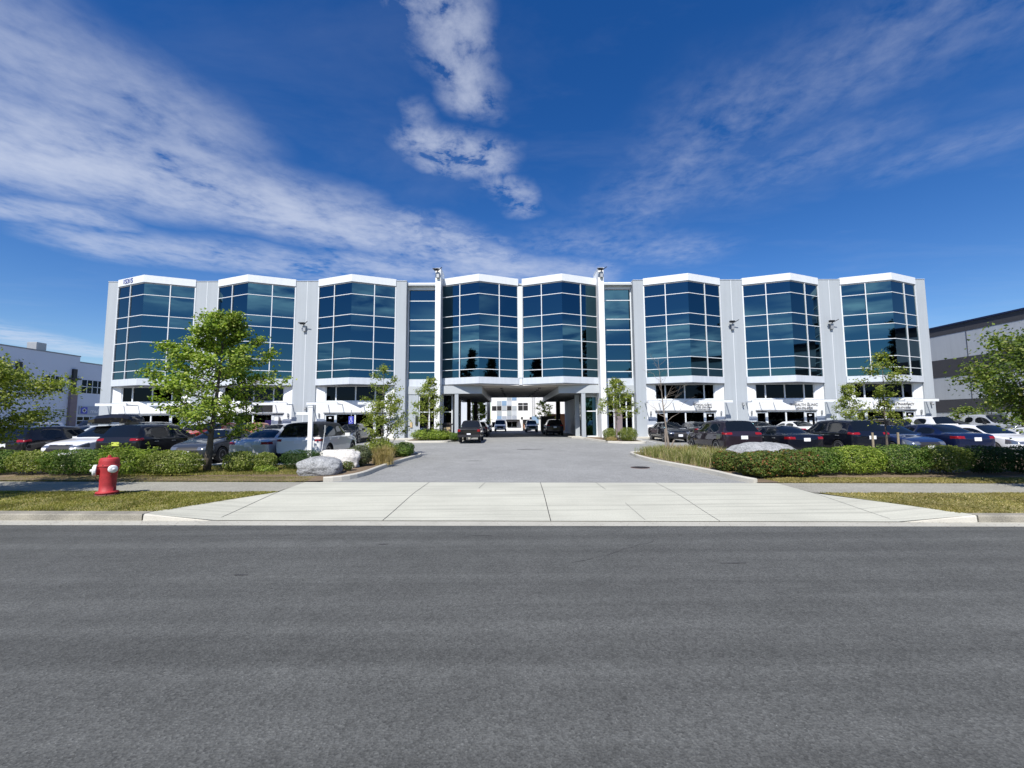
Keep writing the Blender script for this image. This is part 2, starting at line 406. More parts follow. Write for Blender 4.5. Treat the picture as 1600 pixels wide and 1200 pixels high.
for a, b in zip(kb_x, kb_x[1:]): kerb_piece(a + .012, b - .012, 12, M['old_conc'], 'kerb')
kerb_piece(-7.60, APL, 12, M['pale_conc'], 'kerb')
kerb_piece(APR, 9.10, 12, M['pale_conc'], 'kerb')
for a, b in zip([9.12, 13.4, 18, 24, 34, 60], [13.4, 18, 24, 34, 60]): kerb_piece(a + .012, b - .012, 12, M['old_conc'], 'kerb')

# verge (grass sheets either side of the apron), pavement
def verge(xs, name):
    m = MB()
    for x0, x1 in zip(xs, xs[1:]):
        def yf(x): return kback(x)
        n = 4
        for k in range(n):
            def P(x, t):
                y = yf(x) + (sf(x) - yf(x)) * t
                return (x, y, .145 + .025 * t + .02 * math.sin(3.1 * t))
            m.face([P(x0, k / n), P(x1, k / n), P(x1, (k + 1) / n), P(x0, (k + 1) / n)])
    return structure(m.build(name, M['grass_ground']))
verge(frange(-60, -7.5, 30), 'grass_verge')
verge(frange(9.0, 60, 30), 'grass_verge')
# wedge of verge between the flares and the pavement
m = MB()
m.face([(-7.5, kback(-7.5), .145), (-6.2, sf(-6.2) - .02, .168), (-7.5, sf(-7.5), .17)])
structure(m.build('grass_verge', M['grass_ground']))
m = MB(); m.face([(9.0, kback(9.0), .145), (9.0, sf(9), .17), (7.9, sf(7.9) - .02, .168)])
structure(m.build('grass_verge', M['grass_ground']))
structure(strip(frange(-60, -6.25, 24), sf, sb, .172, .182).build('pavement', M['walk']))
structure(strip(frange(7.75, 60, 24), sf, sb, .172, .182).build('pavement', M['walk']))

# concrete driveway apron with flares, joints scored as thin dark lines
m = MB()
def apz(x, y):
    t = (y - kb(x)) / (sf(x) - kb(x))
    if t <= 1: return .032 + .138 * (t * t * (3 - 2 * t) * .35 + t * .65)
    return .17 + .014 * min(1, (y - sf(x)) / (sb(x) - sf(x)))
XS = frange(0, 1, 16); TS = frange(0, 1, 10)
def apx(s, t): 
    l = APL + (-6.30 - APL) * t; r = APR + (7.80 - APR) * t
    return l + (r - l) * s
def apP(s, t):
    x = apx(s, t); y = kb(x) + .0 + (sb(x) - kb(x)) * t
    return (x, y, apz(x, y))
for s0, s1 in zip(XS, XS[1:]):
    for t0, t1 in zip(TS, TS[1:]):
        m.face([apP(s0, t0), apP(s1, t0), apP(s1, t1), apP(s0, t1)])
tl = (sf(-6.1) - kb(-6.1)) / (sb(-6.1) - kb(-6.1))
for side in (0, 1):
    far = (-7.55, kback(-7.55) + .02, .152) if side == 0 else (9.08, kback(9.08) + .02, .152)
    top = apP(side, tl); pts = [apP(side, tl * k / 5) for k in range(6)]
    near = (-7.55, kb(-7.55) + .04, .15) if side == 0 else (9.08, kb(9.08) + .04, .15)
    for a, b in zip(pts, pts[1:]):
        m.face([far, a, b] if side == 0 else [far, b, a])
    m.face([near, pts[0], far] if side == 0 else [near, far, pts[0]])
def joint(x0, t0, x1, t1, w):
    n = 8
    for k in range(n):
        a, b = k / n, (k + 1) / n
        def Q(u, d):
            x = x0 + (x1 - x0) * u; t = t0 + (t1 - t0) * u
            y = kb(x) + (sb(x) - kb(x)) * t
            return (x + d, y, apz(x, y) + .004)
        m.face([Q(a, -w), Q(a, w), Q(b, w), Q(b, -w)], 1)
joint(-2.57, 0, -2.42, 1, .007); joint(.84, 0, .95, 1, .008); joint(4.18, 0, 4.35, 1, .0045)
joint(-.83, .75, -.71, 1, .005); joint(2.62, .72, 2.6, 1, .005); joint(2.74, .02, 2.72, .35, .003)
joint(-6.08, .05, -6.2, .62, .008); joint(7.62, .05, 7.72, .62, .004)
structure(m.build('driveway_apron', [M['apron'], M['black']]))

# parking lot and drive: one rising sheet
m = MB(); ys = [11.9, 13.0, 16, 20, 25, 30, 34, 37.5, 45, 60, 80, 110]
for y0, y1 in zip(ys, ys[1:]):
    for x0, x1 in zip(frange(-90, 90, 12), frange(-90, 90, 12)[1:]):
        P = lambda x, y: (x, (sb(x) + .0 if y == 11.9 else (max(y, sb(x) + .3) if y == 13.0 else y)), (gz(y) if y > 13.5 else .172))
        if y0 == 11.9 and (x1 < -20 or x0 > 20): continue
        m.face([P(x0, y0), P(x1, y0), P(x1, y1), P(x0, y1)])
structure(m.build('parking_lot', M['lot']))

# hairline cracks and a sealed seam in the road, grit and leaf litter along the gutter
def wander(name, pts, w, mat, z=.004, seed=1):
    q = random.Random(seed); P = []
    for a, b in zip(pts, pts[1:]):
        n = max(2, int(math.hypot(b[0] - a[0], b[1] - a[1]) / .12))
        for k in range(n): P.append((a[0] + (b[0] - a[0]) * k / n + q.gauss(0, .012), a[1] + (b[1] - a[1]) * k / n + q.gauss(0, .022)))
    m = MB()
    for a, b in zip(P, P[1:]):
        ww = w * q.uniform(.3, 1.3); m.face([(a[0], a[1] - ww, z), (b[0], b[1] - ww, z), (b[0], b[1] + ww, z), (a[0], a[1] + ww, z)])
    structure(m.build(name, M['patch']))
wander('road_crack', [(.9, 6.35), (1.5, 6.75), (2.0, 7.15), (2.6, 7.6)], .005, 0, seed=3)
m = MB(); q = random.Random(77)
for k in range(1500):
    x = q.uniform(-12, 12); y = asph(x) + q.uniform(-.12, .30); s = q.uniform(.003, .011); zz = .006 if y < asph(x) else .008 + (y - asph(x)) * .055; a = q.uniform(0, 3)
    if APL < x < APR and q.random() < .6: continue
    m.face([(x + s * 1.6 * math.cos(a + t), y + s * math.sin(a + t), zz + .004) for t in (0, 2.1, 4.2)], k % 2)
tag(m.build('gutter_grit', [M['rust'], M['old_conc']]), 'grit and dry leaf crumbs lying along the gutter', 'grit', kind='stuff')
# painted bay lines
m = MB()
def line(x0, y0, x1, y1, w=.05):
    d = Vector((x1 - x0, y1 - y0)); n = Vector((-d.y, d.x)).normalized() * w
    m.face([(x0 - n.x, y0 - n.y, gz(y0) + .005), (x0 + n.x, y0 + n.y, gz(y0) + .005), (x1 + n.x, y1 + n.y, gz(y1) + .005), (x1 - n.x, y1 - n.y, gz(y1) + .005)][::-1])
for k in range(12): line(-10.0 - 2.6 * k, 18.2, -10.0 - 2.6 * k, 23.6); line(-10.4 - 2.6 * k, 31.2, -10.4 - 2.6 * k, 36.2)
for k in range(11): line(9.7 + 2.6 * k, 19.2, 9.7 + 2.6 * k, 24.4); line(10.6 + 2.6 * k, 31.2, 10.6 + 2.6 * k, 36.2)
line(-9.6, 30.2, -8.4, 29.6, .07); line(-8.6, 31.2, -7.6, 31.2, .3)
structure(m.build('painted_bay_lines', M['sign_white']))

# asphalt scars and the storm drain on the drive
def blob(cx, cy, rx, ry, n, seed, jag=.25):
    q = random.Random(seed); P = []
    for k in range(n):
        a = 2 * math.pi * k / n; s = 1 + q.uniform(-jag, jag)
        P.append((cx + rx * s * math.cos(a), cy + ry * s * math.sin(a)))
    return P
m = MB()
for cx, cy, rx, ry, sd in ((1.2, 25.8, .75, .16, 2), (-1.6, 19.5, .5, .05, 3), (3.0, 24.5, .4, .05, 4)):
    m.face([(x, y, gz(y) + .004) for x, y in blob(cx, cy, rx, ry, 14, sd)])
structure(m.build('asphalt_scar', M['patch']))
m = MB(); m.face([(x, y, .004) for x, y in blob(3.2, 6.3, .2, .02, 9, 7)]); m.face([(x, y, .004) for x, y in blob(-2.1, 7.4, .1, .03, 8, 8)])
m.face([(x, y, .004) for x, y in blob(-.5, 7.9, .22, .012, 8, 9)]); m.face([(x, y, .004) for x, y in blob(-3.6, 6.0, .09, .02, 8, 5)])
structure(m.build('asphalt_scar', M['patch']))

d = empty('storm_drain', (5.05, 16.7, gz(16.7)), 0, 'dark iron storm drain grate set in the drive beside the right kerb', 'drain')
m = MB(); m.lathe([(.36, .0), (.36, .008), (.33, .010), (.33, .004)], 24); m.build('drain_ring', M['rust'], d)
m = MB()
for k in range(-4, 5): m.box(k * .075 - .022, k * .075 + .022, -math.sqrt(.31 ** 2 - (k * .075) ** 2), math.sqrt(.31 ** 2 - (k * .075) ** 2), .004, .016)
m.build('grate', M['black'], d)

# planted beds with kerbs: swept kerb along a path
def sweep_kerb(name, path, closed=False, w=.15, h=.15, mat=None, split=None):
    """kerb of width w to the left of the path, top h above the lot"""
    P = [Vector((p[0], p[1])) for p in path]; n = len(P); m = MB()
    def nrm(k):
        a = P[k - 1] if (k > 0 or closed) else P[k]; b = P[(k + 1) % n] if (k < n - 1 or closed) else P[k]
        d = (b - a).normalized(); return Vector((-d.y, d.x))
    prof = [(0.0, -.05), (.012, h - .03), (.04, h), (w - .03, h), (w, h - .03), (w, -.05)]
    rings = []
    for k in range(n):
        q = nrm(k); rings.append([(P[k].x + q.x * o, P[k].y + q.y * o, gz(P[k].y) + z) for o, z in prof])
    for k in range(n if closed else n - 1):
        A, B = rings[k], rings[(k + 1) % n]
        for j in range(5): m.face([A[j], B[j], B[j + 1], A[j + 1]])
    if not closed:
        m.face(rings[0]); m.face(rings[-1][::-1])
    return structure(m.build(name, mat or M['pale_conc'], smooth=False))
def arc(cx, cy, r, a0, a1, n=8): return [(cx + r * math.cos(R(a0 + (a1 - a0) * k / n)), cy + r * math.sin(R(a0 + (a1 - a0) * k / n))) for k in range(n + 1)]
def bez(a, b, c, n=8): return [tuple((1 - t) ** 2 * a[i] + 2 * t * (1 - t) * b[i] + t * t * c[i] for i in (0, 1)) for t in [k / n for k in range(n + 1)]]

def splitpath(path, parts):
    n = len(path); s = [round(i * (n - 1) / parts) for i in range(parts + 1)]
    return [path[a:b + 1] for a, b in zip(s, s[1:])]
# left bed: kerb faces the drive, curls round the tip, runs back to the cars, then west
L_path = bez((-5.75, 13.62), (-4.95, 13.9), (-4.86, 15.3), 6)[:-1] + bez((-4.86, 15.3), (-4.85, 18.5), (-4.35, 21.4), 6) + arc(-5.25, 21.75, .93, 0, 150, 8)[1:] + [(-7.4, 21.3), (-7.55, 20.4), (-7.6, 18.1)]
L_path = L_path + [(-7.75, 17.75), (-8.2, 17.6)] + [(-10, 17.6), (-14, 17.65), (-20, 17.7), (-28, 17.8), (-46, 18)]
sweep_kerb('bed_kerb', L_path)
R_path = bez((7.15, 12.72), (6.95, 13.2), (6.90, 14.4), 5)[:-1] + bez((6.90, 14.4), (6.75, 15.6), (6.3, 17.4), 6)[:-1] + bez((6.3, 17.4), (5.85, 19.6), (6.05, 21.4), 6) + [(p[0], p[1]) for p in arc(6.95, 21.6, .9, 180, 40, 7)][1:] + [(9.4, 21.9), (9.55, 20.6), (9.6, 19.2)]
R_path = R_path + [(9.75, 18.8), (10.2, 18.65)] + [(12, 18.6), (16, 18.5), (24, 18.3), (34, 18.1), (52, 18)]
sweep_kerb('bed_kerb', R_path[::-1])
def bed(name, outer, far_x, mat):
    m = MB(); poly = outer + [(far_x, sb(far_x) + .01)] + [(x, sb(x) + .01) for x in ([-30, -20, -14, -10, -7, -6.0] if far_x < 0 else [34, 24, 16, 12, 9, 7.4])]
    vs = [(p[0], p[1], gz(p[1]) + (.10 if p[1] > 14.6 else .035)) for p in poly]
    bm = bmesh.new(); f = bm.faces.new([bm.verts.new(v) for v in vs]); bmesh.ops.triangulate(bm, faces=[f])
    bmesh.ops.recalc_face_normals(bm, faces=bm.faces)
    if bm.faces[:][0].normal.z < 0: bmesh.ops.reverse_faces(bm, faces=bm.faces)
    me = bpy.data.meshes.new(name); bm.to_mesh(me); bm.free(); me.materials.append(mat)
    o = bpy.data.objects.new(name, me); col.objects.link(o); return structure(o)
def inset(path, d, sgn):
    P = [Vector(p) for p in path]; out = []
    for k in range(len(P)):
        q = (P[min(k + 1, len(P) - 1)] - P[max(k - 1, 0)]).normalized(); out.append((P[k].x - q.y * d * sgn, P[k].y + q.x * d * sgn))
    return out
bed('planting_bed_soil', inset(L_path, .1, 1), -46, M['soil'])
bed('planting_bed_soil', inset(R_path, .1, -1), 52, M['soil'])
# strip of thin grass between the pavement and the hedges
structure(strip(frange(-46, -6.6, 24), lambda x: sb(x) + .0, lambda x: sb(x) + .75, .188, .225).build('grass_verge', M['grass_ground']))
structure(strip(frange(7.85, 52, 26), lambda x: sb(x) + .0, lambda x: sb(x) + .85, .188, .225).build('grass_verge', M['grass_ground']))

# islands at the foot of the building
LI = [(-7.9, 36.9)] + arc(-7.3, 33.1, .6, 180, 270, 5) + arc(-5.1, 33.1, .6, 270, 330, 4) + [(-3.6, 36.3), (-3.45, 37.2)]
RI = [(9.6, 36.9)] + arc(9.1, 30.6, .6, 0, -90, 5) + [(7.9, 30.2), (7.1, 31.0), (6.2, 35.8), (5.5, 37.2)]
sweep_kerb('island_kerb', LI, mat=M['pale_conc']); sweep_kerb('island_kerb', RI[::-1], mat=M['pale_conc'])
def isl(path, name):
    m = MB(); m.face([(p[0], p[1], gz(p[1]) + .10) for p in path]); o = m.build(name, M['soil'])
    if o.data.polygons[0].normal.z < 0: o.data.flip_normals()
    return structure(o)
isl(inset(LI, .1, 1), 'island_soil'); isl(inset(RI, .1, -1), 'island_soil')
# walkway along the front of the building
def walkway(x0, x1): 
    m = MB(); m.box(x0, x1, 36.2, 37.85, .3, .60); return structure(m.build('building_walkway', M['pale_conc'], bevel=.02))
walkway(-37.2, -7.95); walkway(9.65, 38.5)
m = MB(); m.box(-7.85, -3.3, 37.25, 39.8, .3, .60); structure(m.build('building_walkway', M['pale_conc'], bevel=.02))
m = MB(); m.box(5.45, 9.55, 37.25, 39.8, .3, .60); structure(m.build('building_walkway', M['pale_conc'], bevel=.02))

# grass blades on the verges: nobody could count them
def blades(name, spots, n, h0, h1, mat, label):
    m = MB()
    for k in range(n):
        x, y, z = spots()
        a = rnd.uniform(0, 6.283); h = rnd.uniform(h0, h1); w = rnd.uniform(.006, .013); lx, ly = rnd.uniform(-.04, .04), rnd.uniform(-.04, .04)
        c, s = math.cos(a) * w, math.sin(a) * w
        m.face([(x - c, y - s, z), (x + c, y + s, z), (x + lx, y + ly, z + h)])
    o = m.build(name, mat); tag(o, label, 'grass', kind='stuff'); return o
M['blade'] = leaf_mat('grass_blade', (.12, .14, .025), (.25, .235, .05), (.42, .34, .15), trans=.3, p3=.9)
M['blade_dry'] = leaf_mat('dry_grass_blade', (.16, .155, .035), (.33, .28, .095), (.48, .39, .2), trans=.3, p3=.88)
def vs(x0, x1, dry=0):
    def f():
        while True:
            x = rnd.uniform(x0, x1); t = rnd.random(); y = kback(x) + (sf(x) - kback(x)) * t
            lim = -7.5 + 1.3 * t if x0 < 0 else 9.0 - 1.1 * t
            if (x0 < 0 and x > lim) or (x0 > 0 and x < lim): continue
            d = mnoise.noise(Vector((x * .8, y * .8, 3.1)))
            if rnd.random() < (.75 if d > (.12 if x0 < 0 else -.05) else 0): continue
            return x, y, .145 + .025 * t + .02 * math.sin(3.1 * t)
    return f
blades('lawn_grass', vs(-15.5, -6.1), 52000, .018, .045, M['blade'], 'mown green grass on the verge around the red hydrant')
blades('lawn_grass', vs(7.9, 15.5), 36000, .015, .04, M['blade_dry'], 'dry mown grass on the verge right of the apron')
def vs2(x0, x1):
    def f():
        x = rnd.uniform(x0, x1); t = rnd.random(); return x, sb(x) + .85 * t, .188 + .037 * t
    return f
blades('lawn_grass', vs2(-17, -6.3), 28000, .02, .05, M['blade'], 'thin grass between the left hedge and the pavement')
blades('lawn_grass', vs2(7.9, 17), 28000, .02, .05, M['blade_dry'], 'thin dry grass between the right hedge and the pavement')
blades('lawn_grass', lambda: (lambda x, y: (x, y, gz(y) + .10))(rnd.uniform(-13.2, -6.9), rnd.uniform(14.65, 17.4)), 20000, .02, .07, M['blade'], 'grass around the foot of the maple in the left bed')

# ================================================================== THE OFFICE BUILDING
XC = 1.10; Y0 = 37.70; APEX = 36.30; BASE = .48
ROWS = [13.98, 12.98, 11.20, 10.24, 8.90, 7.42, 6.44, 5.77]
bld = empty('office_building', (XC, Y0, BASE), 0, 'long white three storey office building with angled blue glass bays over a drive-through passage', 'building')
INV = Matrix.Translation((-XC, -Y0, -BASE))
def part(mb, name, mats, parent=None, bevel=0, smooth=False):
    """build in world coordinates, hang under the building"""
    o = mb.build(name, mats, None, smooth, bevel)
    o.data.transform(INV); o.parent = parent if parent is not None else bld
    return o
# main walls: two wings and the storey bridging the passage
PL, PR = -5.3, 7.3
m = MB(); m.box(XC - 36.4, -14, 38.5, 55, .3, 14.2); part(m, 'wall', M['white'])
m = MB(); m.box(-14, PL, 38.5, 47.3, .3, 5.07); part(m, 'wall', M['white'])
m = MB(); m.box(-14, PL, 38.5, 55, 5.07, 14.2); part(m, 'wall', M['white'])
m = MB(); m.box(PR, XC + 36.4, 38.5, 55, .3, 14.2); part(m, 'wall', M['white'])
m = MB(); m.box(PL, PR, 38.5, 55, 5.07, 14.2); part(m, 'wall', M['white'])
m = MB(); m.box(XC - 36.3, XC + 36.3, 37.9, 54.9, 14.2, 14.35); part(m, 'roof', M['beam_grey'])

def offs(cx, half, off):
    """outline of a bay pushed out by off, mitred at the ridge"""
    th = math.atan2(Y0 - APEX, half)
    return [(cx - half, Y0 - off / math.cos(th)), (cx, APEX - off / math.cos(th)), (cx + half, Y0 - off / math.cos(th))]
def band(mb, cx, half, o1, o0, z0, z1, mi=0):
    A = offs(cx, half, o1); B = offs(cx, half, o0)
    mb.prism([A[0], A[1], A[2], B[2], B[1], B[0]], z0, z1, mi)
def bay(cx, half, sill_bottom=5.16):
    # glass panes: each a hair out of true, as hung glazing is
    g = MB(); A = offs(cx, half, 0)
    for P, Q in ((A[0], A[1]), (A[1], A[2])):
        n = Vector((Q[1] - P[1], -(Q[0] - P[0]), 0)).normalized()
        for s0, s1 in ((0, .5), (.5, 1)):
            for z1, z0 in zip(ROWS, ROWS[1:]):
                a, b = rnd.gauss(0, .0042), rnd.gauss(0, .0042)
                def pt(s, z, k): 
                    p = Vector((P[0] + (Q[0] - P[0]) * s, P[1] + (Q[1] - P[1]) * s, z)); return p + n * k
                g.face([pt(s0, z0, -a - b), pt(s1, z0, a - b), pt(s1, z1, a + b), pt(s0, z1, -a + b)])
    glass = part(g, 'bay_window', M['glass'])
    f = MB()
    for z in ROWS[1:-1]: band(f, cx, half, .05, -.05, z - .026, z + .026)
    part(f, 'frame', M['frame'], glass)
    th = math.atan2(Y0 - APEX, half)
    f = MB()
    for sgn in (-1, 1):
        for s, w in ((.0, .05), (.5, .036)):
            c = Vector((cx + sgn * half * (1 - s), Y0 + (APEX - Y0) * s)); d = Vector((math.cos(th) * -sgn, -math.sin(th))); n = Vector((d.y, -d.x)) if sgn < 0 else Vector((-d.y, d.x))
            if s == 0: c = c + d * .055
            p = [c - d * w - n * .03, c + d * w - n * .03, c + d * w + n * .07, c - d * w + n * .07]
            f.prism([tuple(q) for q in p], ROWS[-1], ROWS[0])
    part(f, 'mullion', M['frame'], glass)
    p = MB(); A = offs(cx, half, .10); p.prism([A[0], A[1], A[2], (cx + half, 38.7), (cx - half, 38.7)], 14.06, 14.68)
    part(p, 'parapet', M['panel_white'], glass)
    p = MB(); A = offs(cx, half - .01, .05); p.prism([A[0], A[1], A[2], (cx + half - .01, 38.6), (cx - half + .01, 38.6)], 13.96, 14.06)
    part(p, 'parapet_trim', M['frame_grey'], glass)
    p = MB(); A = offs(cx, half, .10); p.prism([A[0], A[1], A[2], (cx + half, 38.48), (cx - half, 38.48)], sill_bottom + .05, ROWS[-1])
    part(p, 'sill_panel', M['fascia_grey'], glass)
    p = MB(); A = offs(cx, half - .01, .07); p.prism([A[0], A[1], A[2], (cx + half - .01, 38.46), (cx - half + .01, 38.46)], sill_bottom, sill_bottom + .05)
    part(p, 'sill_trim', M['frame_grey'], glass)
    return glass
BAYS = [-32.21, -23.375, -14.49, -3.57, 3.57, 14.49, 23.375, 32.21]
HALF = [3.425, 3.435, 3.45, 3.41, 3.41, 3.45, 3.435, 3.425]
for b, h in zip(BAYS, HALF): bay(XC + b, h)
# broad white cover strip in the valley between the two middle bays
m = MB(); m.box(XC - .16, XC + .16, 37.5, 37.75, 5.78, 13.97); m.box(XC - .14, XC + .14, 37.54, 37.76, 5.165, 5.78); part(m, 'valley_strip', M['frame'])

# grey columns with a raised joint
def column(x0, x1, joint=True):
    m = MB(); m.box(x0, x1, 37.66, 38.7, .3, 14.54)
    c = part(m, 'column', M['column_grey'], bevel=.015)
    m = MB(); m.box(x0 - .0, x1 + .0, 37.62, 38.74, 14.54, 14.58); part(m, 'cap_flashing', M['fascia_grey'], c)
    if joint:
        m = MB(); m.box((x0 + x1) / 2 - .022, (x0 + x1) / 2 + .022, 37.645, 37.67, .62, 14.5); part(m, 'joint_strip', M['frame'], c)
edges = []
for (b0, h0), (b1, h1) in zip(list(zip(BAYS, HALF)), list(zip(BAYS, HALF))[1:]): edges.append((XC + b0 + h0, XC + b1 - h1))
column(XC - 36.55, XC + BAYS[0] - HALF[0], False); column(XC + BAYS[-1] + HALF[-1], XC + 36.55, False)
for k in (0, 1, 5, 6): column(*edges[k])
column(edges[2][0], edges[2][0] + .92, False); column(edges[4][1] - .92, edges[4][1], False)

# recessed glazed links beside the passage
LINKROWS = [13.88, 12.90, 11.16, 10.16, 8.82, 7.37, 6.38, 5.77]
def link(x0, x1):
    y = 38.42; g = MB()
    for z1, z0 in zip(LINKROWS, LINKROWS[1:]):
        a, b = rnd.gauss(0, .004), rnd.gauss(0, .004)
        g.face([(x0, y + a + b, z0), (x1, y - a + b, z0), (x1, y - a - b, z1), (x0, y + a - b, z1)])
    glass = part(g, 'stair_window', M['glass'])
    f = MB()
    for z in LINKROWS[1:-1]: f.box(x0, x1, y - .06, y + .04, z - .034, z + .034)
    part(f, 'frame', M['frame'], glass)
    f = MB(); f.box(x0, x0 + .1, y - .07, y + .04, 5.77, 13.9); f.box(x1 - .1, x1, y - .07, y + .04, 5.77, 13.9); part(f, 'mullion', M['frame'], glass)
    p = MB(); p.box(x0, x1, y - .14, 38.9, 13.9, 14.58); part(p, 'parapet', M['panel_white'], glass)
    p = MB(); p.box(x0, x1, y - .12, 38.52, 5.13, 5.77); part(p, 'sill_panel', M['fascia_grey'], glass)
LX0, LX1 = edges[2][0] + .92, -6.22
RX0, RX1 = 8.30, edges[4][1] - .92
link(LX0, LX1); link(RX0, RX1)
# tall white pilasters either side of the passage
def pilaster(x0, x1, name='pilaster'):
    m = MB(); m.box(x0, x1, 36.5, 38.6, .55, 15.25); p = part(m, name, M['white'], bevel=.015)
    m = MB(); m.box(x0 - .03, x1 + .03, 36.47, 38.63, 15.25, 15.3); part(m, 'cap_flashing', M['frame'], p)
    return p
pilaster(-6.27, -5.80); pilaster(7.88, 8.36)

# passage: ceiling of boards, dropped bulkheads, columns and glazed flanks
m = MB(); m.box(PL, PR, 37.9, 55, 4.98, 5.06); cz = part(m, 'passage_ceiling', M['soffit'])
m = MB()
for k in range(40): m.box(PL, PR, 37.95 + k * .42, 37.98 + k * .42, 4.965, 4.985)
part(m, 'board_joint', M['black'], cz)
for k in range(7):
    for sx in (-.62, 2.82):
        mm = MB(); mm.lathe([(.12, 4.90), (.14, 4.975)], 10, (sx + (.35 if sx < 0 else -.35) * k / 7, 38.6 + k * 2.35, 0)); part(mm, 'ceiling_downlight', M['black'], cz)
m = MB(); m.prism([(XC - 3.57 - 3.41, 37.68), (XC - 3.57, 36.42), (XC, 37.68), (XC + 3.57, 36.42), (XC + 6.98, 37.68), (XC + 6.98, 38.4), (XC - 6.98, 38.4)], 5.10, 5.16)
part(m, 'bay_soffit', M['soffit'])
def bulkhead(poly, z0, z1):
    m = MB(); m.prism(poly, z0, z1); o = part(m, 'bulkhead', M['beam_grey'])
bulkhead([(-5.8, 37.25), (-2.28, 37.25), (-2.15, 55.02), (-5.8, 55.02)], 4.40, 5.08)
bulkhead([(7.88, 37.25), (4.38, 37.25), (4.42, 55.02), (7.88, 55.02)], 4.40, 5.08)
m = MB()
for k in range(40):
    m.box(-5.2, -2.3, 37.5 + k * .44, 37.53 + k * .44, 4.385, 4.405); m.box(4.45, 7.3, 37.5 + k * .44, 37.53 + k * .44, 4.385, 4.405)
part(m, 'board_joint', M['black'], cz)
bulkhead([(LX0, 38.2), (LX1, 38.2), (LX1, 38.55), (LX0, 38.55)], 4.42, 5.13)
bulkhead([(RX0, 38.2), (RX1, 38.2), (RX1, 38.55), (RX0, 38.55)], 4.42, 5.13)
def pcol(x, y, w, mat, z1=4.4):
    m = MB(); m.box(x - w, x + w, y - w, y + w, .4, z1); part(m, 'passage_column', mat, bevel=.02)
pcol(-4.48, 37.45, .16, M['column_grey']); pcol(6.52, 37.45, .17, M['column_grey'])
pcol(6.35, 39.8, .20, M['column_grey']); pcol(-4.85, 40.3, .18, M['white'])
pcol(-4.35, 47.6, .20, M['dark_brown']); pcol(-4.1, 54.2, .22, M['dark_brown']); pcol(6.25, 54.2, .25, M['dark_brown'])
# glazed flanks of the passage
def flank(x, y0, y1, sgn):
    g = MB(); g.face([(x, y0, .6), (x, y1, .6), (x, y1, 4.38), (x, y0, 4.38)][::sgn]); o = part(g, 'lobby_window', M['glass_dark'])
    f = MB()
    for y in (y0, (y0 + y1) / 2, y1): f.box(x - .05, x + .05, y - .06, y + .06, .5, 4.38)
    for z in (.6, 2.75): f.box(x - .045, x + .045, y0, y1, z - .05, z + .05)
    part(f, 'frame', M['frame'], o)
flank(PL + .06, 38.7, 41.0, 1); flank(PL + .06, 42.4, 46.5, 1); flank(PR - .06, 41.2, 44.5, -1)
m = MB(); m.box(PL - .02, PL + .12, 46.6, 47.35, .4, 4.4); part(m, 'passage_panel', M['column_grey'])
m = MB(); m.box(PR - .12, PR + .02, 44.8, 54.9, .4, 4.4); part(m, 'passage_panel', M['white'])
# lobby fronts: glass screens behind the link and beside the pilasters
def screen(x0, x1, y, n, z1=4.42, mat='glass_dark'):
    g = MB(); g.face([(x0, y, .6), (x1, y, .6), (x1, y, z1), (x0, y, z1)]); o = part(g, 'lobby_window', M[mat])
    f = MB()
    for k in range(n + 1):
        x = x0 + (x1 - x0) * k / n; f.box(x - .05, x + .05, y - .09, y + .02, .58, z1)
    for z in (.63, 2.85, z1 - .05): f.box(x0, x1, y - .08, y + .02, z - .045, z + .045)
    part(f, 'frame', M['frame'], o); return o
screen(LX0 + 1.1, LX1 + .1, 38.44, 2); m = MB(); m.box(LX0, LX0 + 1.05, 38.25, 38.6, .5, 4.42); part(m, 'lobby_pier', M['column_grey'])
screen(RX0, RX1 - .15, 38.44, 5)
screen(6.75, 7.86, 38.44, 1, 4.2, 'glass'); screen(-5.8, -5.0, 38.44, 1)
m = MB(); m.box(6.55, 7.86, 38.3, 38.5, 4.2, 4.42); m.box(6.55, 6.75, 38.3, 38.5, .55, 4.2); part(m, 'lobby_pier', M['beam_grey'])
m = MB(); m.box(LX0 + .35, LX0 + .55, 38.16, 38.25, 1.5, 1.95); part(m, 'intercom', M['tan'])
m = MB(); m.box(LX0 + .82, LX0 + 1.02, 38.15, 38.25, 1.7, 2.5); part(m, 'mail_box', M['black'])
m = MB(); m.box(9.45, 10.1, 38.25, 38.36, .95, 3.0); part(m, 'notice_board', M['brown_pier'])

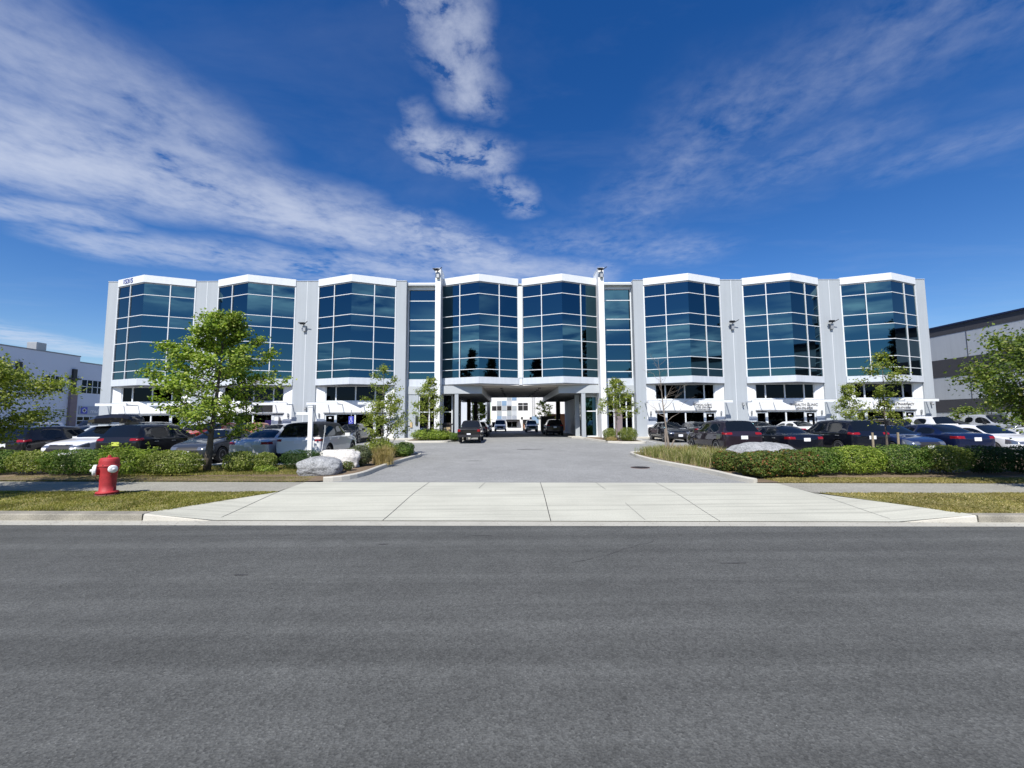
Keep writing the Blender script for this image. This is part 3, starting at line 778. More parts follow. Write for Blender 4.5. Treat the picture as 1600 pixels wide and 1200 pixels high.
# ground floor shop fronts under six bays
def opening(name, x0, x1, y, z0, z1, xs, mat='glass_dark', fr=.055):
    g = MB(); X = [x0] + xs + [x1]
    for a, b in zip(X, X[1:]):
        k = rnd.gauss(0, .002); g.face([(a, y + k, z0), (b, y - k, z0), (b, y - k, z1), (a, y + k, z1)])
    o = part(g, name, M[mat]); f = MB()
    for x in X: f.box(x - fr, x + fr, y - .07, y + .03, z0, z1)
    f.box(x0 - fr, x1 + fr, y - .065, y + .03, z1 - .05, z1 + .04); f.box(x0 - fr, x1 + fr, y - .065, y + .03, z0 - .04, z0 + .05)
    part(f, 'frame', M['frame'], o); return o
def door(cx, y):
    g = MB(); g.face([(cx - .36, y, .72), (cx + .36, y, .72), (cx + .36, y, 2.58), (cx - .36, y, 2.58)]); o = part(g, 'door', M['glass_dark'])
    f = MB(); f.box(cx - .46, cx - .36, y - .06, y + .03, .6, 2.68); f.box(cx + .36, cx + .46, y - .06, y + .03, .6, 2.68); f.box(cx - .36, cx + .36, y - .06, y + .03, 2.58, 2.68); f.box(cx - .36, cx + .36, y - .06, y + .03, .6, .74)
    part(f, 'frame', M['frame'], o)
    h = MB(); h.box(cx + .29, cx + .33, y - .13, y - .09, 1.35, 1.85); h.box(cx + .295, cx + .325, y - .1, y - .0, 1.38, 1.41); h.box(cx + .295, cx + .325, y - .1, y, 1.79, 1.82); part(h, 'handle', M['rail'], o)
    return o
def awning(x0, x1, ribs):
    f = MB(); ya, yb = 36.62, 37.78
    f.box(x0, x1, ya - .06, ya + .06, 3.44, 3.68); f.box(x0, x1, ya + .06, yb, 3.60, 3.63)
    for x in ribs: f.prism([(x - .03, ya), (x + .03, ya), (x + .03, yb), (x - .03, yb)], 3.47, 3.60)
    o = MB(); o.box(x0, x1, ya - .06, ya + .06, 3.48, 3.69); a = part(o, 'awning', M['panel_white'])
    g = MB(); g.box(x0, x1, ya + .06, yb, 3.61, 3.63); part(g, 'glass_panel', M['awning_glass'], a)
    for x in ribs:
        r = MB(); r.box(x - .022, x + .022, ya + .06, yb, 3.50, 3.60); part(r, 'rib', M['frame'], a)
    e = MB(); e.box(x0 - .005, x1 + .005, ya - .065, ya + .0, 3.70, 3.725); part(e, 'edge_trim', M['frame_grey'], a)
mm, nt, bb = new_mat('frosted_awning_glass')
tr = nt.nodes.new('ShaderNodeBsdfTransparent'); tr.inputs['Color'].default_value = (.985, .99, .995, 1)
mx = nt.nodes.new('ShaderNodeMixShader'); mx.inputs[0].default_value = .07
bb.inputs['Base Color'].default_value = (.75, .8, .82, 1); setin(bb, Roughness=.2)
nt.links.new(tr.outputs[0], mx.inputs[1]); nt.links.new(bb.outputs[0], mx.inputs[2]); nt.links.new(mx.outputs[0], nt.nodes['Material Output'].inputs['Surface'])
M['awning_glass'] = mm

def wall_lamp(x, z=2.62):
    m = MB(); m.box(x - .06, x + .06, 37.72, 37.79, z - .22, z + .05); m.lathe([(.065, z - .06), (.065, z + .17)], 10, (x, 37.70, 0)); part(m, 'wall_lamp', M['rail'])
def shopfront(k, first='door'):
    cx = XC + BAYS[k]; h = HALF[k]; yw = 37.80
    for a, b in ((cx - h, cx - 2.66), (cx + 2.66, cx + h)):
        m = MB(); m.box(a, b, yw, 38.48, .3, 5.16); p = part(m, 'ground_wall', M['white'])
        m = MB(); m.box(a, b, yw - .006, yw + .1, 1.62, 2.10); part(m, 'painted_band', M['base_grey'], p)
    m = MB(); m.box(cx - 2.66, cx + 2.66, yw, 38.48, 2.86, 3.80); part(m, 'ground_wall', M['white'])
    m = MB(); m.box(cx - 2.72, cx + 2.72, yw - .07, yw + .05, 2.76, 2.855); part(m, 'lintel_trim', M['frame_grey'])
    m = MB(); m.box(cx - 2.66, cx + 2.66, yw + .03, 38.48, .3, .62); part(m, 'ground_wall', M['white'])
    opening('clerestory_window', cx - 2.61, cx + 2.61, yw + .12, 3.84, 5.15, [cx - 1.72, cx, cx + 1.72])
    opening('shop_window', cx - 1.66, cx + 1.66, yw + .12, .66, 2.72, [cx])
    door(cx - 2.18, yw + .12); door(cx + 2.18, yw + .12)
    awning(cx - 3.68, cx - 1.05, [cx - 3.62, cx - 2.36, cx - 1.12]); awning(cx + .65, cx + 3.56, [cx + .72, cx + 1.95, cx + 3.5])
    wall_lamp(cx - 3.1); wall_lamp(cx + 3.1)
for k in (0, 1, 2, 5, 6, 7): shopfront(k)

# floodlights, cameras, number and shop lettering
def floodlight(x, y, z):
    m = MB(); m.box(x - .10, x + .14, y - .22, y, z - .62, z - .12); o = part(m, 'floodlight', M['rail'], bevel=.02)
    m = MB(); m.box(x - .28, x + .12, y - .42, y - .2, z - .02, z + .14); m.prism([(x - .38, y - .5), (x + .05, y - .5), (x + .05, y - .3), (x - .38, y - .3)], z + .05, z + .11); m.tube([(x + .1, y - .3, z), (x + .42, y - .5, z + .2)], [.035, .03], 6); m.tube([(x, y - .1, z - .2), (x, y - .3, z)], .04, 6); part(m, 'lamp_head', M['black'], o)
for k in (1, 5, 6): floodlight((edges[k][0] + edges[k][1]) / 2 - .1, 37.66, 10.6)
floodlight(-6.05, 36.5, 15.0); floodlight(8.12, 36.5, 15.0)
for x, z in ((20.55, 3.35), (37.2, 3.35), (-17.6, 3.2)):
    m = MB(); m.box(x - .05, x + .05, 37.5, 37.67, z, z + .16); m.tube([(x, 37.56, z), (x, 37.4, z - .12)], .06, 8); part(m, 'security_camera', M['rail'])
cx = XC + BAYS[0]; th = math.atan2(Y0 - APEX, HALF[0])
o = put_text('street_number', '15315', .56, (cx - HALF[0] * .60, Y0 - (Y0 - APEX) * .40 - .125, 14.365), (R(90), 0, -th), M['blue_letters'], None, .03, 1.02); o.data.transform(INV); o.parent = bld
def letters(name, body, size, x, z, sx=1.0):
    o = put_text(name, body, size, (x, 37.775, z), (R(90), 0, 0), M['dark_letters'], None, .01, sx); o.data.transform(INV); o.parent = bld
g_ = XC + BAYS[6]; letters('shop_lettering', '\u2122HEALTH CLINIC', .31, g_ + 1.55, 3.29, 1.0); letters('shop_lettering', '604-596-8008', .27, g_ + 1.62, 2.985, .95)
h_ = XC + BAYS[7]; letters('shop_lettering', 'CARE PHARMACY', .28, h_ + 1.45, 3.29, .98); letters('shop_lettering', '778-574-0004', .25, h_ + 1.55, 2.985, .95)
f_ = XC + BAYS[5]; letters('shop_lettering', 'PHYSICAL CLINIC', .22, f_ + 1.5, 3.34, .95); letters('shop_lettering', '(778) 394-0064', .24, f_ + 1.6, 3.11, .95); letters('shop_lettering', 'BY APPOINTMENT ONLY', .12, f_ + 1.55, 2.93, .95)
# door notices and window films
def notice(x, z, w, h, mat='sign_white'):
    m = MB(); m.box(x - w, x + w, 37.895, 37.912, z - h, z + h); part(m, 'notice', M[mat])
for k in (2, 5, 6, 7):
    c = XC + BAYS[k]; notice(c + 2.18 if k != 2 else c - 2.18, 2.38, .12, .06)
notice(XC + BAYS[6] + 2.2, 1.75, .12, .18); notice(XC + BAYS[7] + 2.05, 1.55, .1, .2); notice(XC + BAYS[7] + 2.36, 1.55, .08, .2); notice(XC + BAYS[7] - 2.3, 1.72, .12, .12); notice(XC + BAYS[7] - 2.0, 1.7, .13, .16); notice(XC + BAYS[0] + 2.2, 1.65, .22, .1); notice(XC + BAYS[0] + 2.2, 1.3, .22, .1)
b_ = XC + BAYS[1]
m = MB(); m.box(b_ + 1.05, b_ + 1.6, 37.893, 37.91, .7, 2.2); part(m, 'window_film', M['purple'])
m = MB(); m.box(b_ + 1.82, b_ + 2.54, 37.90, 37.915, .72, 2.58); part(m, 'door_poster', M['sign_white'])
m = MB(); m.prism(blob(b_ + 2.3, 0, .2, .2, 12, 3), 0, .004); o = m.build('door_poster', M['dark_letters']); o.data.transform(Matrix.Translation((b_ + 2.32, 37.897, 1.65)) @ Matrix.Rotation(R(90), 4, 'X') @ Matrix.Scale(4.2, 4, (0, 1, 0)) @ Matrix.Translation((-b_ - 2.3, 0, 0))); o.data.transform(INV); o.parent = bld
m = MB(); m.box(b_ + .1, b_ + 1.7, 37.74, 37.79, 2.95, 3.55); part(m, 'sign_board', M['black'])

# ================================================================== NEIGHBOURS
lb = empty('warehouse', (-58.4, 55, .4), 0, 'long cool white warehouse with dark window strips left of the office building', 'building')
def sub(mb, name, mats, root, bevel=0):
    o = mb.build(name, mats, None, False, bevel); q, off = root, Vector((0, 0, 0))
    while q is not None: off += Vector(q.location); q = q.parent
    o.data.transform(Matrix.Translation(-off)); o.parent = root; return o
X = -58.4
m = MB(); m.box(X - 30, X, 40, 58.8, .3, 11.05); sub(m, 'wall', M['left_wall'], lb)
m = MB(); m.box(X - 30, X - .1, 58.8, 74, .3, 10.3); sub(m, 'wall', M['left_wall'], lb)
m = MB(); m.box(X - 30, X + .05, 39.95, 58.85, 11.05, 11.2); m.box(X - 30, X - .05, 58.85, 74, 10.3, 10.45); sub(m, 'roof', M['frame_grey'], lb)
m = MB(); m.box(X - 1.6, X - .4, 53.6, 54.8, 11.2, 12.2); sub(m, 'roof_unit', M['rail'], lb, .05)
m = MB(); m.box(X, X + .35, 57.6, 58.5, .3, 6.2); sub(m, 'pier', M['brown_pier'], lb)
m = MB(); m.box(X + .0, X + .28, 57.8, 58.3, 6.2, 9.3); m.box(X, X + .4, 57.3, 58.8, 7.9, 8.1); sub(m, 'pier_finial', M['black'], lb)
m = MB(); m.box(X, X + .28, 51.2, 51.7, 7.2, 9.4); m.box(X, X + .4, 50.7, 52.2, 7.9, 8.1); sub(m, 'pier_finial', M['black'], lb)
def lwin(y0, y1, z0, z1, x=X):
    g = MB(); g.box(x - .3, x + .03, y0, y1, z0, z1); o = sub(g, 'window', M['glass_dark'], lb)
    f = MB(); n = 4
    for k in range(n + 1): f.box(x + .0, x + .06, y0 + (y1 - y0) * k / n - .04, y0 + (y1 - y0) * k / n + .04, z0, z1)
    f.box(x, x + .06, y0, y1, (z0 + z1) / 2 - .04, (z0 + z1) / 2 + .04); sub(f, 'frame', M['frame'], o)
    return o
lwin(59.3, 62.4, 6.2, 8.0, X - .1); lwin(54.6, 56.8, 6.2, 8.1); lwin(48, 50.4, 6.2, 8.1); lwin(59.0, 62.6, 1.9, 2.9, X - .1)
m = MB(); m.box(X - .1, X + .02, 59.2, 63, 3.2, 4.4); sub(m, 'sign_board', M['base_grey'], lb)
m = MB(); m.box(X + .02, X + .05, 59.4, 60.3, 3.35, 4.25); sub(m, 'sign_emblem', M['sign_blue'], lb)
m = MB(); m.lathe([(.27, .0), (.27, .03), (.17, .03), (.17, 0)], 16, (X + .05, 59.85, 3.8), 'x'); sub(m, 'sign_emblem', M['sign_white'], lb)
o = put_text('sign_lettering', 'multi', .85, (X + .04, 61.6, 3.72), (R(90), 0, R(90)), M['sign_white'], None, .01); o.data.transform(Matrix.Translation(-Vector(lb.location))); o.parent = lb
m = MB(); m.box(X - .1, X + .03, 44, 47, .5, 3.2); sub(m, 'door', M['beam_grey'], lb)

rb = empty('tilt_up_warehouse', (44.6, 40, .4), 0, 'grey concrete warehouse with charcoal stripes right of the office building', 'building')
X = 44.6
zs = [(.3, 2.6, 'tilt_light'), (2.6, 3.9, 'tilt_dark'), (3.9, 6.2, 'tilt_light'), (6.2, 8.0, 'tilt_dark'), (8.0, 10.5, 'tilt_light'), (10.5, 11.35, 'tilt_dark')]
for i, (a, b, mt) in enumerate(zs):
    m = MB(); e = .02 if mt == 'tilt_dark' else 0; m.box(X - e, X + 40, 24 - e, 62 + e, a, b); sub(m, 'wall', M[mt], rb)
m = MB(); m.box(X - .12, X + 40, 23.9, 62.1, 11.35, 11.5); sub(m, 'roof_edge', M['tilt_blue'], rb)
m = MB()
for y in (29.5, 35.2, 41.0, 46.8): m.box(X - .026, X + .02, y - .02, y + .02, .3, 11.3)
sub(m, 'panel_joint', M['tilt_dark'], rb)
m = MB(); m.face([(X - .026, 34.62, 4.3), (X - .026, 34.50, 4.3), (X - .026, 34.42, 6.6), (X - .026, 34.75, 6.6)][::-1]); sub(m, 'rust_streak', M['stain'], rb)
m = MB(); m.box(X - .05, X + .05, 38.2, 40.1, .4, 2.45); d_ = sub(m, 'door', M['beam_grey'], rb); m = MB(); m.box(X - .1, X - .05, 38.1, 38.2, .4, 2.55); m.box(X - .1, X - .05, 40.1, 40.2, .4, 2.55); m.box(X - .1, X - .05, 38.1, 40.2, 2.45, 2.55); sub(m, 'door_frame', M['tilt_light'], rb)
m = MB(); m.tube([(X - .1, 36.6, .4), (X - .1, 36.6, 2.6)], .05, 8); sub(m, 'downpipe', M['sign_white'], rb)

bb_ = empty('rear_building', (4, 68, .5), 0, 'white two storey building with chequered blue and grey panels seen through the passage', 'building')
Y = 68
m = MB(); m.box(-2.75, 22, Y, 86, .4, 9.6); sub(m, 'wall', M['white'], bb_)
m = MB(); m.box(-14, -3.6, Y + 3, 86, .4, 8.8); sub(m, 'wall', M['left_wall'], bb_)
m = MB(); m.box(-2.75, 22, Y - .05, 86, 9.6, 9.8); sub(m, 'roof', M['frame_grey'], bb_)
def rp(x0, x1, z0, z1, mat, name='panel'):
    m = MB(); m.box(x0, x1, Y - .04, Y + .1, z0, z1); sub(m, name, M[mat], bb_)
c0, cw, r0, rh = -2.62, .79, 2.0, .80
grid = {(1, 3): 'grey_panel', (2, 3): 'sky_blue_panel', (3, 4): 'grey_panel', (4, 4): 'sky_blue_panel', (2, 2): 'grey_panel', (4, 2): 'grey_panel', (1, 1): 'grey_panel', (3, 1): 'grey_panel', (1, 0): 'sky_blue_panel', (2, 0): 'base_grey', (3, 0): 'base_grey', (4, 0): 'base_grey', (4, 1): 'fascia_grey', (3, 3): 'fascia_grey'}
for (i, j), mt in grid.items(): rp(c0 + cw * i + .03, c0 + cw * (i + 1) - .03, r0 + rh * j + .03, r0 + rh * (j + 1) - .03, mt)
for i in (0, 1, 3): rp(c0 + cw * i + .04, c0 + cw * (i + 1) - .04, r0 + rh * 2 + .05, r0 + rh * 3 - .05, 'black', 'window')
for x in (1.55, 2.35): rp(x, x + .72, 3.65, 4.4, 'black', 'window'); rp(x, x + .72, 4.5, 4.82, 'black', 'window')
for x in (9.0, 9.85): rp(x, x + .75, 3.65, 4.45, 'black', 'window'); rp(x, x + .75, 4.55, 4.9, 'black', 'window')
for i in (0, 1, 3, 4): rp(c0 + cw * i + .04, c0 + cw * (i + 1) - .04, 1.05, 1.85, 'glass_dark', 'window')
m = MB(); m.box(-.35, 1.75, Y - .9, Y, 2.0, 2.22); sub(m, 'entrance_canopy', M['black'], bb_)
m = MB(); m.box(2.0, 2.25, Y - .3, Y, .45, 2.6); m.box(3.35, 3.6, Y - .3, Y, .45, 2.6); m.box(2.0, 3.6, Y - .3, Y, 2.2, 2.75); sub(m, 'loading_door_frame', M['white'], bb_)
rp(2.25, 3.35, .45, 2.2, 'black', 'loading_door'); rp(3.7, 4.75, 1.6, 2.7, 'sky_blue_panel'); rp(4.8, 4.86, .5, 9.5, 'beam_grey', 'panel_joint'); rp(8, 10.8, 1.7, 2.6, 'fascia_grey')
m = MB()
for k in range(22): m.box(3.75, 4.15, Y - .14, Y - .11, 2.9 + k * .3, 2.93 + k * .3)
m.box(3.73, 3.76, Y - .15, Y - .1, 2.7, 9.6); m.box(4.14, 4.17, Y - .15, Y - .1, 2.7, 9.6); sub(m, 'roof_ladder', M['rail'], bb_)
for x in (-4.75, -5.9):
    for z0, z1 in ((5.0, 5.6), (3.3, 4.7), (2.5, 3.0)):
        m = MB(); m.box(x, x + 1.0, Y + 2.94, Y + 3.1, z0, z1); sub(m, 'window', M['glass_dark'], bb_)

# ================================================================== VEHICLES
# A vehicle shell is a cage of cross sections from tail (x=0) to nose (x=L), subdivided, with the wheel wells cut out and the
# panes, lamps and grille separated into parts of their own.
# station: x, z_bottom, z_belt, z_top, w_low, w_belt, w_top, side (glass to the next station?), top (glass to the next station?)
SPECS = {}
SPECS['sedan'] = dict(L=4.72, wheels=(.98, 3.72), rw=.335, st=[
    (.00, .40, .74, .80, .70, .72, .60, 0, 0), (.05, .30, .86, .97, .82, .83, .66, 0, 0), (.20, .22, .93, 1.06, .89, .86, .68, 0, 0), (.72, .20, .95, 1.085, .91, .87, .66, 0, 2),
    (.80, .20, .95, 1.12, .91, .87, .64, 0, 2), (1.15, .20, .95, 1.30, .91, .87, .60, 1, 2), (1.48, .20, .95, 1.42, .91, .87, .57, 1, 0), (2.02, .20, .94, 1.455, .91, .875, .57, 0, 0), (2.12, .20, .94, 1.455, .91, .875, .57, 1, 0),
    (2.75, .20, .93, 1.42, .91, .88, .56, 1, 1), (3.10, .20, .93, 1.23, .91, .88, .60, 1, 1), (3.45, .20, .92, 1.03, .90, .88, .68, 0, 0), (3.60, .20, .90, .98, .90, .87, .68, 0, 0), (4.20, .20, .82, .90, .89, .84, .62, 0, 0), (4.55, .24, .70, .78, .82, .78, .52, 0, 0), (4.68, .28, .60, .66, .72, .70, .46, 0, 0), (4.72, .34, .52, .58, .60, .60, .4, 0, 0)])
SPECS['suv'] = dict(L=4.66, wheels=(.92, 3.66), rw=.36, st=[
    (.00, .46, .80, .90, .74, .76, .66, 0, 0), (.05, .36, .96, 1.06, .85, .84, .70, 0, 0), (.12, .30, 1.03, 1.14, .90, .87, .72, 0, 2), (.20, .28, 1.05, 1.26, .91, .88, .70, 0, 2), (.42, .26, 1.05, 1.56, .92, .885, .62, 0, 2), (.50, .26, 1.05, 1.625, .92, .885, .60, 0, 0),
    (.78, .24, 1.04, 1.65, .92, .89, .60, 1, 0), (1.20, .24, 1.03, 1.67, .92, .89, .60, 1, 0), (1.72, .24, 1.02, 1.675, .92, .89, .60, 0, 0), (1.82, .24, 1.02, 1.675, .92, .89, .60, 1, 0), (2.55, .24, 1.01, 1.63, .92, .89, .59, 1, 1), (2.90, .24, 1.00, 1.41, .92, .89, .63, 1, 1), (3.22, .24, 1.00, 1.14, .91, .89, .70, 0, 0),
    (3.35, .24, .99, 1.08, .91, .88, .70, 0, 0), (4.05, .24, .92, 1.01, .90, .86, .66, 0, 0), (4.45, .28, .82, .90, .84, .80, .58, 0, 0), (4.61, .32, .70, .78, .76, .74, .5, 0, 0), (4.66, .38, .60, .68, .64, .64, .44, 0, 0)])
SPECS['boxy_suv'] = dict(L=4.85, wheels=(1.00, 3.92), rw=.39, st=[
    (.00, .48, .84, .95, .80, .82, .72, 0, 0), (.05, .38, 1.00, 1.08, .92, .90, .78, 0, 0), (.10, .32, 1.08, 1.15, .96, .93, .80, 0, 2), (.16, .30, 1.10, 1.24, .97, .935, .80, 0, 2), (.40, .28, 1.10, 1.64, .97, .94, .70, 0, 0), (.20, .28, 1.10, 1.71, .97, .94, .68, 0, 0),
    (.62, .26, 1.09, 1.74, .97, .94, .68, 1, 0), (1.10, .26, 1.08, 1.76, .97, .94, .68, 1, 0), (1.90, .26, 1.07, 1.78, .97, .94, .68, 0, 0), (2.00, .26, 1.07, 1.78, .97, .94, .68, 1, 0), (2.75, .26, 1.06, 1.74, .97, .94, .67, 1, 1), (3.05, .26, 1.05, 1.50, .97, .94, .70, 1, 1), (3.35, .26, 1.05, 1.19, .96, .93, .76, 0, 0),
    (3.50, .26, 1.04, 1.12, .96, .92, .76, 0, 0), (4.25, .26, .98, 1.07, .95, .91, .72, 0, 0), (4.65, .30, .86, .95, .88, .84, .62, 0, 0), (4.80, .34, .74, .82, .80, .78, .54, 0, 0), (4.85, .40, .62, .70, .68, .68, .46, 0, 0)])
SPECS['pickup'] = dict(L=5.75, wheels=(1.25, 4.75), rw=.41, st=[
    (.00, .55, .98, 1.10, .86, .86, .74, 0, 0), (.05, .50, 1.10, 1.18, .93, .91, .80, 0, 0), (.14, .45, 1.14, 1.21, .96, .93, .84, 0, 0), (1.00, .42, 1.14, 1.22, .97, .94, .84, 0, 0), (1.72, .40, 1.14, 1.22, .97, .94, .84, 0, 0), (1.78, .40, 1.14, 1.26, .97, .94, .80, 0, 2), (1.98, .40, 1.14, 1.76, .97, .94, .70, 0, 0), (2.06, .40, 1.14, 1.83, .97, .94, .68, 0, 0),
    (2.22, .38, 1.14, 1.86, .97, .94, .68, 1, 0), (2.90, .38, 1.13, 1.88, .97, .94, .68, 0, 0), (3.00, .38, 1.13, 1.88, .97, .94, .68, 1, 0), (3.60, .38, 1.12, 1.82, .97, .94, .67, 1, 1), (3.90, .38, 1.12, 1.54, .97, .94, .70, 1, 1), (4.18, .38, 1.12, 1.26, .96, .93, .76, 0, 0), (4.35, .38, 1.11, 1.20, .96, .92, .78, 0, 0), (5.20, .40, 1.06, 1.15, .95, .91, .76, 0, 0), (5.60, .44, .98, 1.06, .90, .87, .70, 0, 0), (5.72, .48, .86, .94, .86, .83, .66, 0, 0), (5.75, .52, .74, .82, .78, .76, .6, 0, 0)])
SPECS['van'] = dict(L=4.9, wheels=(.95, 3.95), rw=.34, st=[
    (.00, .40, .95, 1.05, .84, .84, .74, 0, 0), (.05, .34, 1.08, 1.20, .92, .90, .78, 0, 2), (.14, .30, 1.10, 1.55, .94, .92, .76, 0, 2), (.22, .28, 1.10, 1.86, .94, .92, .72, 0, 0), (.60, .26, 1.10, 1.92, .94, .92, .72, 0, 0), (2.4, .26, 1.10, 1.94, .94, .92, .72, 0, 0), (2.9, .26, 1.09, 1.90, .94, .92, .71, 1, 0),
    (3.35, .26, 1.08, 1.76, .94, .92, .70, 1, 1), (3.75, .26, 1.06, 1.42, .94, .91, .72, 1, 1), (4.05, .26, 1.04, 1.14, .93, .90, .74, 0, 0), (4.55, .28, .90, 1.00, .90, .86, .68, 0, 0), (4.85, .32, .72, .80, .82, .78, .58, 0, 0), (4.9, .40, .62, .70, .70, .68, .5, 0, 0)])
_b = SPECS['boxy_suv']['st']; _b[4], _b[5] = (.30, .28, 1.10, 1.60, .97, .94, .70, 0, 2), (.36, .28, 1.10, 1.71, .97, .94, .68, 0, 0)

def shell(kind):
    S = SPECS[kind]; st = S['st']; L = S['L']
    bm = bmesh.new(); rings = []
    for (x, zb, zl, zt, wl, wb, wt, sg, tg) in st:
        cabin = zt - zl > .16
        P = [(0, zb), (wl * .86, zb), (wl * .97, zb + .10), (wl, zb + (zl - zb) * .45), ((wl + wb) / 2 * 1.0, zb + (zl - zb) * .80), (wb, zl)]
        if cabin:
            e = zt - .055; P += [(wb + (wt - wb) * .12 - .005, zl + .05), (wt + (wb - wt) * .20, zl + (e - zl) * .80), (wt + .02, e), (wt * .72, zt - .008), (0, zt)]
        else:
            P += [(wb * .985, zl + (zt - zl) * .35), (wb * .95, zl + (zt - zl) * .6), (wb * .88, zl + (zt - zl) * .85), (wt * .6, zt - .004), (0, zt)]
        rings.append([bm.verts.new((x, y, z)) for y, z in P] + [bm.verts.new((x, -y, z)) for y, z in P[1:-1][::-1]])
    n = len(rings[0]); h = 10
    for k in range(len(rings) - 1):
        sg, tg = st[k][7], st[k][8]
        for j in range(n):
            f = bm.faces.new([rings[k][j], rings[k][(j + 1) % n], rings[k + 1][(j + 1) % n], rings[k + 1][j]])
            jj = j if j < h else n - 1 - j
            f.material_index = 0
            if sg and jj == 6: f.material_index = 3
            if tg and jj in (8, 9): f.material_index = 1 if tg == 1 else 2
            if tg == 2 and jj == 8 and kind != 'pickup' and False: f.material_index = 0
    for r in (rings[0], rings[-1]):
        for j in range(h):
            a, b = r[j], r[j + 1]; c, d = r[(n - j - 1) % n], r[(n - j) % n]
            vs_ = []
            for v in (a, b, c, d):
                if v not in vs_: vs_.append(v)
            if len(vs_) > 2: bm.faces.new(vs_)
    bmesh.ops.recalc_face_normals(bm, faces=bm.faces)
    cr = bm.edges.layers.float.new('crease_edge')
    for e in bm.edges:
        ms = {f.material_index for f in e.link_faces}
        if len(ms) > 1: e[cr] = 1.0
    for k, r in enumerate(rings):
        for idx in (5, n - 5):
            if k < len(rings) - 1:
                e = bm.edges.get((r[idx], rings[k + 1][idx]))
                if e: e[cr] = max(e[cr], .45)
    me = bpy.data.meshes.new('shell'); bm.to_mesh(me); bm.free()
    for nm in ('paint',) * 6: me.materials.append(M['black'])
    o = bpy.data.objects.new('shell', me); col.objects.link(o)
    ss = o.modifiers.new('s', 'SUBSURF'); ss.levels = ss.render_levels = 3
    cutters = []
    for wx in S['wheels']:
        for sy in (-1, 1):
            c = MB(); c.lathe([(S['rw'] + .055, .58), (S['rw'] + .055, 1.3)], 28, (wx, 0, S['rw']), 'y', 5)
            cm = c.mesh('cut', [M['black']] * 6)
            if sy < 0: cm.transform(Matrix.Scale(-1, 4, (0, 1, 0)))
            b_ = bmesh.new(); b_.from_mesh(cm); bmesh.ops.recalc_face_normals(b_, faces=b_.faces); b_.to_mesh(cm); b_.free()
            co = bpy.data.objects.new('cut', cm); col.objects.link(co); cutters.append(co)
            bo = o.modifiers.new('b', 'BOOLEAN'); bo.operation = 'DIFFERENCE'; bo.object = co; bo.solver = 'EXACT'
    dg = bpy.context.evaluated_depsgraph_get(); dg.update()
    ev = bpy.data.meshes.new_from_object(o.evaluated_get(dg))
    for c in cutters: bpy.data.objects.remove(c)
    bpy.data.objects.remove(o)
    # sort faces into parts
    bm = bmesh.new(); bm.from_mesh(ev); groups = {}
    hl = {'sedan': (.60, .76), 'suv': (.74, .92), 'boxy_suv': (.80, .97), 'pickup': (.84, 1.06), 'van': (.70, .95)}[kind]
    tl = {'sedan': (.82, .93), 'suv': (.99, 1.10), 'boxy_suv': (.93, 1.03), 'pickup': (.93, 1.12), 'van': (.75, 1.25)}[kind]
    for f in bm.faces:
        c = f.calc_center_median(); nx = f.normal; mi = f.material_index; key = 'body'
        if mi == 1: key = 'windshield'
        elif mi == 2: key = 'rear_window'
        elif mi == 3: key = 'side_window+' if c.y > 0 else 'side_window-'
        elif mi == 5: key = 'wheel_well'
        else:
            ay = abs(c.y)
            if c.x > L - .52 and hl[0] < c.z < hl[1] + .05 and ay > .44 and nx.z < .82: key = 'headlight+' if c.y > 0 else 'headlight-'
            elif c.x > L - .30 and ay < .50 and hl[0] - .20 < c.z < hl[1] - .06 and nx.x > .3: key = 'grille'
            elif c.x < (.34 if kind != 'pickup' else .16) and tl[0] < c.z < tl[1] and ay > (.54 if kind in ('sedan', 'suv') else .70) and nx.z < .6: key = 'taillight+' if c.y > 0 else 'taillight-'
            elif c.z < (.36 if kind == 'sedan' else .44) and not kind == 'van': key = 'lower_trim'
            elif kind in ('boxy_suv',) and c.z > 1.10: key = 'dark_roof'
            elif kind == 'pickup' and c.z > 1.2 and .3 < c.x < 1.7 and nx.z > .7: key = 'bed_cover'
        groups.setdefault(key, []).append(f.index)
    bm.faces.ensure_lookup_table(); out = {}
    for key, ids in groups.items():
        b2 = bmesh.new(); vm = {}
        for i in ids:
            vs_ = []
            for v in bm.faces[i].verts:
                if v.index not in vm: vm[v.index] = b2.verts.new(v.co)
                vs_.append(vm[v.index])
            try: q = b2.faces.new(vs_); q.smooth = True
            except ValueError: pass
        me = bpy.data.meshes.new(key.rstrip('+-')); b2.to_mesh(me); b2.free()
        me.transform(Matrix.Translation((-L / 2, 0, 0)) )
        out[key] = me
    bm.free()
    return out
GL = {'windshield': 'glass_car', 'rear_window': 'glass_car', 'side_window': 'glass_car', 'headlight': 'amber', 'taillight': 'red_light', 'grille': 'black', 'wheel_well': 'black', 'lower_trim': 'black', 'dark_roof': 'black', 'bed_cover': 'black'}
KIT = {}
